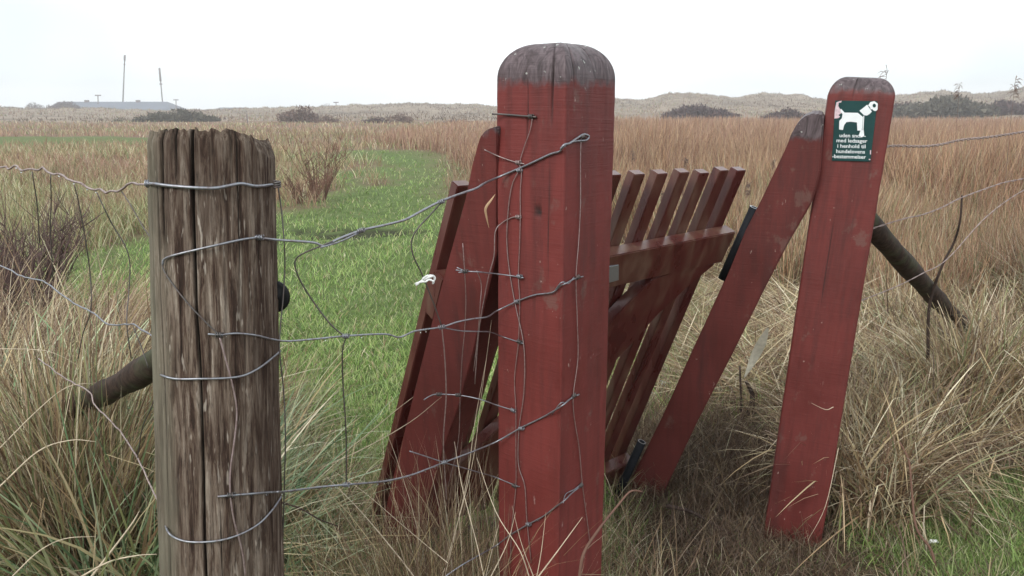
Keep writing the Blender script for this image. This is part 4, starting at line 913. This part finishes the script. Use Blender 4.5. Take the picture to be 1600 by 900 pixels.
# single stems
def stem(pts, r, name, label, mat='twigdark', cat='stem'):
    q = catmull([wp(p) for p in pts], 6); V, Fc = tube(q, np.linspace(r, r * .5, len(q)), 6); o = meshobj(name, V, Fc, M[mat], origin=wp(pts[0])); tag(o, label, cat)
stem([(1450, 560, 2.6), (1452, 480, 2.6), (1470, 420, 2.55), (1490, 380, 2.55), (1500, 345, 2.5), (1503, 305, 2.5)], .0055, 'dry_stem', 'dark curved stem rising beside the right sloping pole')
stem([(1465, 905, 1.72), (1455, 860, 1.76), (1432, 825, 1.8), (1425, 770, 1.85), (1420, 720, 1.9), (1405, 690, 1.95)], .0042, 'dry_stem', 'pale curved stalk in the grass at the lower right', 'twigred')
stem([(1160, 680, 2.55), (1158, 630, 2.55), (1156, 572, 2.55)], .006, 'dry_stem', 'short black stem between the leaning post and the sign post')
stem([(1170, 650, 2.56), (1176, 620, 2.57), (1166, 596, 2.57)], .012, 'dead_leaf', 'dark curled dead leaf beside the short black stem')
stem([(905, 905, 1.12), (912, 865, 1.13), (935, 828, 1.17), (965, 790, 1.25), (985, 768, 1.3), (1003, 768, 1.33)], .003, 'grass_stalk', 'pale arching stalk crossing the foot of the central post', 'twigred')
stem([(1040, 790, 2.0), (1080, 800, 1.98), (1120, 822, 1.95), (1150, 838, 1.92)], .006, 'dry_stem', 'dark twig lying at the foot of the leaning post')
stem([(440, 785, 1.35), (470, 795, 1.36), (500, 812, 1.37), (528, 822, 1.38)], .002, 'dry_stem', 'thin dark twig low beside the weathered post')
# strips of straw stuck to the wire and a pale leaf
def strip(pts, wd, name, label, col, cat='leaf'):
    q = catmull([wp(p) for p in pts], 4); n = len(q); V = []; Fc = []
    for i, p in enumerate(q):
        w_ = wd * math.sin(math.pi * (i + .35) / (n + .2)) * .5; T_ = q[min(i + 1, n - 1)] - q[max(i - 1, 0)]; s_ = np.cross(T_, [0, 1, 0.]); s_ /= np.linalg.norm(s_) + 1e-9
        V += [p - s_ * w_, p + np.array([0, -.0012, 0]) , p + s_ * w_]
    for i in range(n - 1): Fc += [[3 * i, 3 * i + 1, 3 * i + 4, 3 * i + 3], [3 * i + 1, 3 * i + 2, 3 * i + 5, 3 * i + 4]]
    o = meshobj(name, V, Fc, col, origin=q[0]); tag(o, label, cat)
M['leaf'] = plain('bleached_leaf', (.55, .52, .42), .6, .2, 60)
M['strawm'] = plain('orange_straw', (.50, .33, .20), .6, .2, 60)
strip([(1163, 590, 2.5), (1178, 560, 2.5), (1190, 535, 2.48), (1200, 512, 2.46)], .034, 'reed_leaf', 'broad bleached leaf standing between the leaning post and the sign post', M['leaf'])
strip([(774, 303, 1.34), (768, 312, 1.34), (759, 325, 1.34), (760, 338, 1.345), (764, 356, 1.35)], .0045, 'straw_blade', 'bent orange straw stuck to the left leaning post', M['strawm'], 'straw')
M['straw2'] = plain('pale_bent', (.55, .45, .33), .6, .2, 60)
rs = random.Random(9); stk = Acc()
for k, (pts_) in enumerate([[(757, 905, 1.14), (745, 850, 1.14), (722, 760, 1.16), (710, 690, 1.2)], [(765, 905, 1.12), (792, 850, 1.12), (806, 800, 1.12)], [(838, 905, 1.1), (846, 860, 1.1), (853, 800, 1.11)], [(838, 905, 1.1), (872, 860, 1.1), (910, 808, 1.11)], [(835, 905, 1.1), (815, 850, 1.1), (800, 790, 1.11)], [(828, 905, 1.1), (812, 860, 1.09), (775, 800, 1.12), (745, 715, 1.2)],
        [(650, 905, 1.25), (615, 860, 1.25), (560, 795, 1.27), (510, 745, 1.3)], [(700, 880, 1.25), (640, 830, 1.3), (570, 770, 1.4), (520, 735, 1.5)], [(500, 735, 1.6), (560, 690, 1.6), (620, 640, 1.58), (660, 610, 1.56)], [(505, 730, 1.6), (570, 700, 1.55), (640, 660, 1.5), (690, 620, 1.45)], [(690, 905, 1.3), (735, 740, 1.34), (752, 620, 1.35), (768, 500, 1.34)], [(694, 905, 1.3), (728, 760, 1.34), (742, 660, 1.35), (760, 560, 1.34)],
        [(1302, 636, 1.86), (1290, 640, 1.85), (1268, 630, 1.84)], [(1310, 700, 1.84), (1290, 790, 1.8), (1262, 845, 1.78)], [(0, 700, 1.3), (60, 640, 1.3), (105, 605, 1.3), (150, 598, 1.32)], [(0, 545, 1.3), (50, 546, 1.3), (85, 552, 1.3), (130, 575, 1.32)], [(0, 760, 1.2), (60, 705, 1.2), (110, 688, 1.2), (150, 690, 1.2)], [(20, 900, 1.15), (60, 862, 1.15), (100, 842, 1.15), (150, 838, 1.16)],
        [(120, 905, 1.12), (170, 878, 1.12), (215, 868, 1.12), (245, 866, 1.12)], [(140, 905, 1.15), (175, 860, 1.16), (205, 820, 1.17), (218, 798, 1.18)]]):
    q = catmull([wp(p) for p in pts_], 5); n = len(q); w0 = rs.uniform(.0007, .0014) * (1.7 if k > 15 else 1); stk.add(tube(q, w0 * (1.05 - np.linspace(0, 1, n)) ** .5, 5, False))
o = stk.build('loose_stalks', M['straw2']); tag(o, 'single pale stalks leaning across the feet of the posts', 'grass', kind='stuff')

# reed heads standing above the horizon and among the reeds
def reedhead(px, ytop, ybase, Y, lean, label, seed, grp=None):
    rg = np.random.default_rng(seed); ac = Acc(); b = np.array(P(px, ybase, Y)); b[2] = float(hgt(np.array(b[0]), np.array(Y))); t_ = np.array(P(px + lean, ytop, Y))
    q = catmull([b, b * .4 + t_ * .6 - np.array([.01, 0, 0]), t_], 8); ac.add(tube(q, np.linspace(.003, .0012, len(q)), 4, False))
    tip = t_; L = (t_[2] - b[2]) * .11
    for k in range(34):
        t = rg.random(); p = tip - np.array([0, 0, 1.0]) * L * t + np.array([.0, 0, 0]); d = np.array([-.6 if lean <= 0 else .5, 0, -.1]) + rg.normal(size=3) * .45; d /= np.linalg.norm(d)
        ac.add(tube(np.array([p, p + d * L * .22, p + d * L * .36 - np.array([0, 0, L * .12])]), [.001, .0022, .0005], 3, False))
    o = ac.build('reed', M['plume'], origin=b, smooth_=False); tag(o, label, 'reed', grp)
reedhead(1386, 108, 230, 5.2, 0, 'tall reed with its plume just right of the sign post top', 21)
reedhead(1585, 122, 235, 6.5, 2, 'tall drooping reed against the sky near the right edge', 22)
reedhead(1500, 130, 235, 8.5, 0, 'thin pale reed rising above the dark shrubs at the right', 23)
RL = ['plumed reed above the middle of the gate pickets, its head highest there', 'plumed reed just above the third picket from the central post', 'short plumed reed showing between two middle pickets', 'plumed reed rising behind the two rightmost pickets',
      'plumed reed left of the leaning post above the black hinge pipe', 'plumed reed touching the left edge of the leaning post near its top', 'plumed reed nearest the right side of the central post', 'distant plumed reed above the right end of the gate',
      'plumed reed right of the green sign above the twisted wire', 'plumed reed right of the sign post just below the upper twisted wire', 'distant plumed reed touching the upper twisted wire near the right edge', 'plumed reed close to the right edge of the sign post', 'plumed reed nearest the right edge between the two wires', 'plumed reed beside the dark curved stem']
for k, (px, yt, Y) in enumerate([(1068, 246, 6.0), (1010, 262, 5.2), (1040, 300, 5.0), (1128, 262, 5.6), (1180, 285, 4.8), (1215, 248, 7), (985, 236, 8), (1150, 232, 9), (1430, 232, 8)]):
    reedhead(px, yt, 400, Y, rs.uniform(-10, 10), RL[k], 40 + k, 'plumed reeds in the reed bed')
# ---------------------------------------------------------------- far shrubs, buildings, masts
def far_shrub(px, ytop, ybase, wpx, D, mat, label, seed, n=1800, lumps=6, depth=1.0, sz=1.0):
    rg = np.random.default_rng(seed); c = P(px, ybase, D); W = wpx / F * D; Ht = (ybase - ytop) / F * D; base = np.array([c.x, D, c.z])
    gz = float(dune_h(np.array(math.hypot(c.x, D)), np.array(math.atan2(c.x, D)))) if D > 100 else 0
    Ht = Ht + max(0, base[2] - gz) * 1.0; base[2] = min(base[2], gz)
    L = []
    for k in range(lumps):
        u = (k + .5) / lumps * 2 - 1; hh = Ht * math.sqrt(max(.08, 1 - u * u * .85)) * rg.uniform(.75, 1.0)
        if k == lumps // 2: hh = Ht
        L.append((u * W * .42, rg.uniform(-.3, .3) * W * .3 * depth, hh, W / lumps * rg.uniform(.8, 1.3)))
    V = []; tone = []; Fc = []
    n = int(n * 1.8)
    for i in range(n):
        lx, ly, lh, lw = L[rg.integers(lumps)]; d = rg.normal(size=3); d /= np.linalg.norm(d); rr = rg.random() ** .33
        p = base + np.array([lx + d[0] * lw * rr, ly + d[1] * lw * rr, lh * .5 + d[2] * lh * .5 * rr])
        s = sz * min(W, Ht * 3) / 62 * rg.uniform(.6, 1.6); a_ = rg.normal(size=(3, 3)) * s; a_[:, 2] *= 1.4
        V += [p + a_[0], p + a_[1], p + a_[2]]; Fc.append([3 * i, 3 * i + 1, 3 * i + 2]); tone += [rg.random()] * 3
    for k in range(int(26)):
        lx, ly, lh, lw = L[rg.integers(lumps)]; p = base + np.array([lx + rg.normal() * lw * .5, ly, lh * rg.uniform(.75, .95)]); q = p + np.array([rg.normal() * .15 * Ht, 0, Ht * rg.uniform(.06, .16)]); s = .008 * Ht
        V += [p - [s, 0, 0], p + [s, 0, 0], q]; m_ = len(V) - 3; Fc.append([m_, m_ + 1, m_ + 2]); tone += [.4] * 3
    o = meshobj('shrub', V, Fc, M[mat], origin=base, smooth_=False, attrs={'tone': tone}); tag(o, label, 'shrub')
for a_ in [
    (1092, 164, 188, 118, 105, 'shrub', 'wide dark purple thicket at the foot of the dunes above the gate', 1, 2600, 7),
    (1228, 170, 190, 70, 100, 'shrub', 'dark low thicket just left of the sign post on the horizon', 2, 1400, 5),
    (1405, 160, 187, 90, 110, 'shrub', 'purple thicket right next to the sign post below the dunes', 3, 1500, 5),
    (1480, 150, 187, 150, 105, 'shrub2', 'tallest rounded dark thicket on the skyline at the right', 4, 3000, 6),
    (1570, 156, 186, 130, 108, 'shrub', 'long purple brown thicket running off the right edge', 5, 2200, 7),
    (278, 171, 195, 140, 98, 'shrub2', 'long low dark green thicket behind the weathered post', 6, 2400, 9),
    (468, 166, 194, 58, 92, 'shrub3', 'rounded red-brown bush in the field right of the weathered post', 7, 1600, 4),
    (510, 180, 197, 44, 90, 'shrub3', 'smaller red-brown bush touching the rounded one in the field', 8, 900, 4),
    (588, 183, 197, 44, 88, 'shrub', 'low dark bush midway between the weathered and central posts', 9, 900, 4),
    (625, 177, 196, 36, 88, 'shrub3', 'rounded brown bush midway between the weathered and central posts', 10, 1100, 3),
    (712, 186, 194, 50, 88, 'shrub', 'flat low bush close to the left of the central post', 11, 700, 5),
    (188, 183, 195, 26, 95, 'shrub2', 'small dull bush at the left end of the low green thicket', 12, 500, 3),
    (55, 160, 173, 24, 240, 'shrub', 'small dark tree crown left of the long roof', 13, 700, 3),
    (102, 159, 174, 44, 235, 'shrub', 'dark bushes in front of the left end of the long roof', 14, 1100, 4),
    (18, 167, 175, 60, 235, 'shrub', 'dark row of bushes on the horizon at the left edge', 15, 900, 6),
    (508, 162, 170, 14, 235, 'shrub2', 'tiny dark bush on the skyline left of centre', 16, 300, 2),
    (370, 169, 176, 60, 236, 'shrub2', 'low hedge on the skyline right of the weathered post', 17, 600, 5)]:
    far_shrub(*a_)

def box(ac, x0, x1, y0, y1, z0, z1):
    V = [(x, y, z) for x in (x0, x1) for y in (y0, y1) for z in (z0, z1)]
    ac.add((V, [[0, 1, 3, 2], [4, 6, 7, 5], [0, 4, 5, 1], [2, 3, 7, 6], [0, 2, 6, 4], [1, 5, 7, 3]])); return ac
def building(px0, px1, ytop, yeave, D, dep, name, label, hip=.08):
    p0 = P(px0, yeave, D); p1 = P(px1, yeave, D); zt = P(px0, ytop, D + dep / 2).z; ze = p0.z; x0, x1 = p0.x, p1.x
    e = empty(name, ((x0 + x1) / 2, D, -2)); tag(e, label, 'building')
    box(Acc(), x0 + .5, x1 - .5, D + .5, D + dep - .5, -2, ze).build('wall', M['housewall'], e, smooth_=False)
    h = (x1 - x0) * hip
    V = [(x0, D, ze), (x1, D, ze), (x1, D + dep, ze), (x0, D + dep, ze), (x0 + .3, D + dep / 2, zt), (x1 - h, D + dep / 2, zt), (x0, D, ze - .3), (x1, D, ze - .3), (x1, D + dep, ze - .3), (x0, D + dep, ze - .3)]
    meshobj('roof', V, [[0, 1, 5, 4], [1, 2, 5], [2, 3, 4, 5], [3, 0, 4], [6, 9, 8, 7], [0, 6, 7, 1], [1, 7, 8, 2], [2, 8, 9, 3], [3, 9, 6, 0]], M['roof'], e, smooth_=False)
    return e, x0, x1, zt
e, x0, x1, zt = building(70, 266, 159, 172, 262, 16, 'long_building', 'long low building with a blue-grey roof on the horizon at the left', .1)
for fx in (.24, .66): 
    cx = x0 + (x1 - x0) * fx; box(Acc(), cx - .5, cx + .5, 269.3, 270.7, zt - .6, zt + .55).build('chimney', M['mast'], e, smooth_=False)
building(722, 768, 163, 168, 300, 9, 'small_building', 'small dark roofed building on the skyline beside the central post', .35)
building(335, 392, 168, 172, 300, 9, 'small_building', 'distant low building on the skyline right of the weathered post', .3)
def mast(px0, y0, px1, y1, D, wid, label, head):
    b = np.array(P(px0, y0, D)); t = np.array(P(px1, y1, D)); b[2] -= 2; e = empty('mast', b); tag(e, label, 'mast')
    ac = Acc(); H = np.linalg.norm(t - b); n = 26
    for k in range(3):
        o_ = np.array([math.cos(k * 2.1) * wid, math.sin(k * 2.1) * wid, 0]); ac.add(tube([b + o_, t + o_ * .6], .07, 4))
    for i in range(n):
        z0 = i / n; z1 = (i + 1) / n
        for k in range(3):
            o0 = np.array([math.cos(k * 2.1) * wid, math.sin(k * 2.1) * wid, 0]); o1 = np.array([math.cos((k + 1) * 2.1) * wid, math.sin((k + 1) * 2.1) * wid, 0]); ac.add(tube([b + (t - b) * z0 + o0, b + (t - b) * z1 + o1], .05, 3))
    ac.build('lattice', M['mast'], e)
    d = t - b
    for z in head: Acc().add(tube([b + d * z[0], b + d * z[1]], z[2], 8)).build('antenna', M['mast'], e)
mast(190.5, 162, 195, 86, 270, .20, 'taller thin lattice mast rising behind the long roof', [(.90, 1.0, .34), (.82, .84, .3)])
mast(254, 162, 249, 106, 272, .16, 'shorter thin lattice mast at the right end of the long roof', [(.68, .99, .34), (.60, .63, .45)])
def pole(px, y0, y1, D, r, label, tee=False, cat='pole', tilt=0):
    b = np.array(P(px, y1, D)); b[2] -= .6; t = np.array(P(px + tilt, y0, D)); ac = Acc().add(tube([b, t], r, 6))
    if tee: ac.add(tube([t - [r * 6, 0, 0], t + [r * 6, 0, 0]], r * 1.2, 5))
    o = ac.build('pole', M['mast'], origin=b); tag(o, label, cat)
pole(153, 149, 160, 262, .16, 'short pole above the long roof left of the taller mast', True)
pole(275, 156, 172, 250, .13, 'short T-shaped pole just right of the long roof', True)
pole(387, 178, 195, 80, .055, 'small wooden marker post in the field above the weathered post', tilt=-1.5)
pole(525, 160, 168, 250, .13, 'tiny pole on the skyline left of centre', True)

# puddle with pale litter behind the leaning post
pm = MT('puddle_water', .08, .5); pm.color((.02, .018, .015)); 
def puddle():
    c = P(1035, 612, 3.0); c.z = 0; V = []; n = 40
    for k in range(n):
        a_ = 2 * math.pi * k / n; r = 1 + .3 * math.sin(3 * a_) + .15 * math.sin(7 * a_); x_, y_ = c.x + .20 * r * math.cos(a_), c.y + .07 * r * math.sin(a_); V.append((x_, y_, 0))
    V = np.array(V); V[:, 2] = float(hgt(np.array(c.x), np.array(c.y))) + .012
    tag(meshobj('puddle', np.vstack([V, V - [0, 0, .03]]), [list(range(n))] + [[i, (i + 1) % n + 0, n + (i + 1) % n, n + i] for i in range(n)], pm.m), kind='structure')
    rg = np.random.default_rng(5)
    for i, (px, py, s) in enumerate([(1022, 622, .03), (1040, 606, .035), (1120, 622, .028), (1138, 617, .022), (1075, 625, .02), (1458, 848, .012)]):
        q = P(px, py, 2.0); t = (CAMZ - .03) / (CAMZ - q.z); q = CAM + (q - CAM) * t
        V, Fc = tube([np.array(q) + [-s, 0, 0], np.array(q) + [-.4 * s, .1 * s, .3 * s], np.array(q) + [.4 * s, -.2 * s, .35 * s], np.array(q) + [s, 0, .1 * s]], np.array([.3, .5, .45, .2]) * s, 8); V = V + (rg.random(V.shape) - .5) * s * .35
        o = meshobj('shell_fragment', V, Fc, M['wool'], origin=q)
        tag(o, 'pale white fragment lying in the low grass at the lower right' if i == 5 else ['white fragment at the left end of the puddle, seen between gate and leaning post', 'white fragment at the far side of the puddle beside the last picket', 'white fragment just right of the leaning post near the dark stem', 'white fragment nearest the short black stem', 'white fragment hidden close behind the leaning post'][i], 'litter')
puddle()

# ---------------------------------------------------------------- haze
ac = box(Acc(), -900, 900, -900, 900, -4, 26)
hz = ac.build('haze', None if False else bpy.data.materials.new('haze_air'), smooth_=False); tag(hz, kind='stuff')
hm = hz.data.materials[0]; hm.use_nodes = True; hm.node_tree.nodes.clear()
ho = hm.node_tree.nodes.new('ShaderNodeOutputMaterial'); pv = hm.node_tree.nodes.new('ShaderNodeVolumePrincipled')
pv.inputs['Color'].default_value = (.98, .98, 1, 1); pv.inputs['Density'].default_value = .0015; pv.inputs['Anisotropy'].default_value = .2
hm.node_tree.links.new(pv.outputs[0], ho.inputs['Volume'])
hz.display_type = 'WIRE'
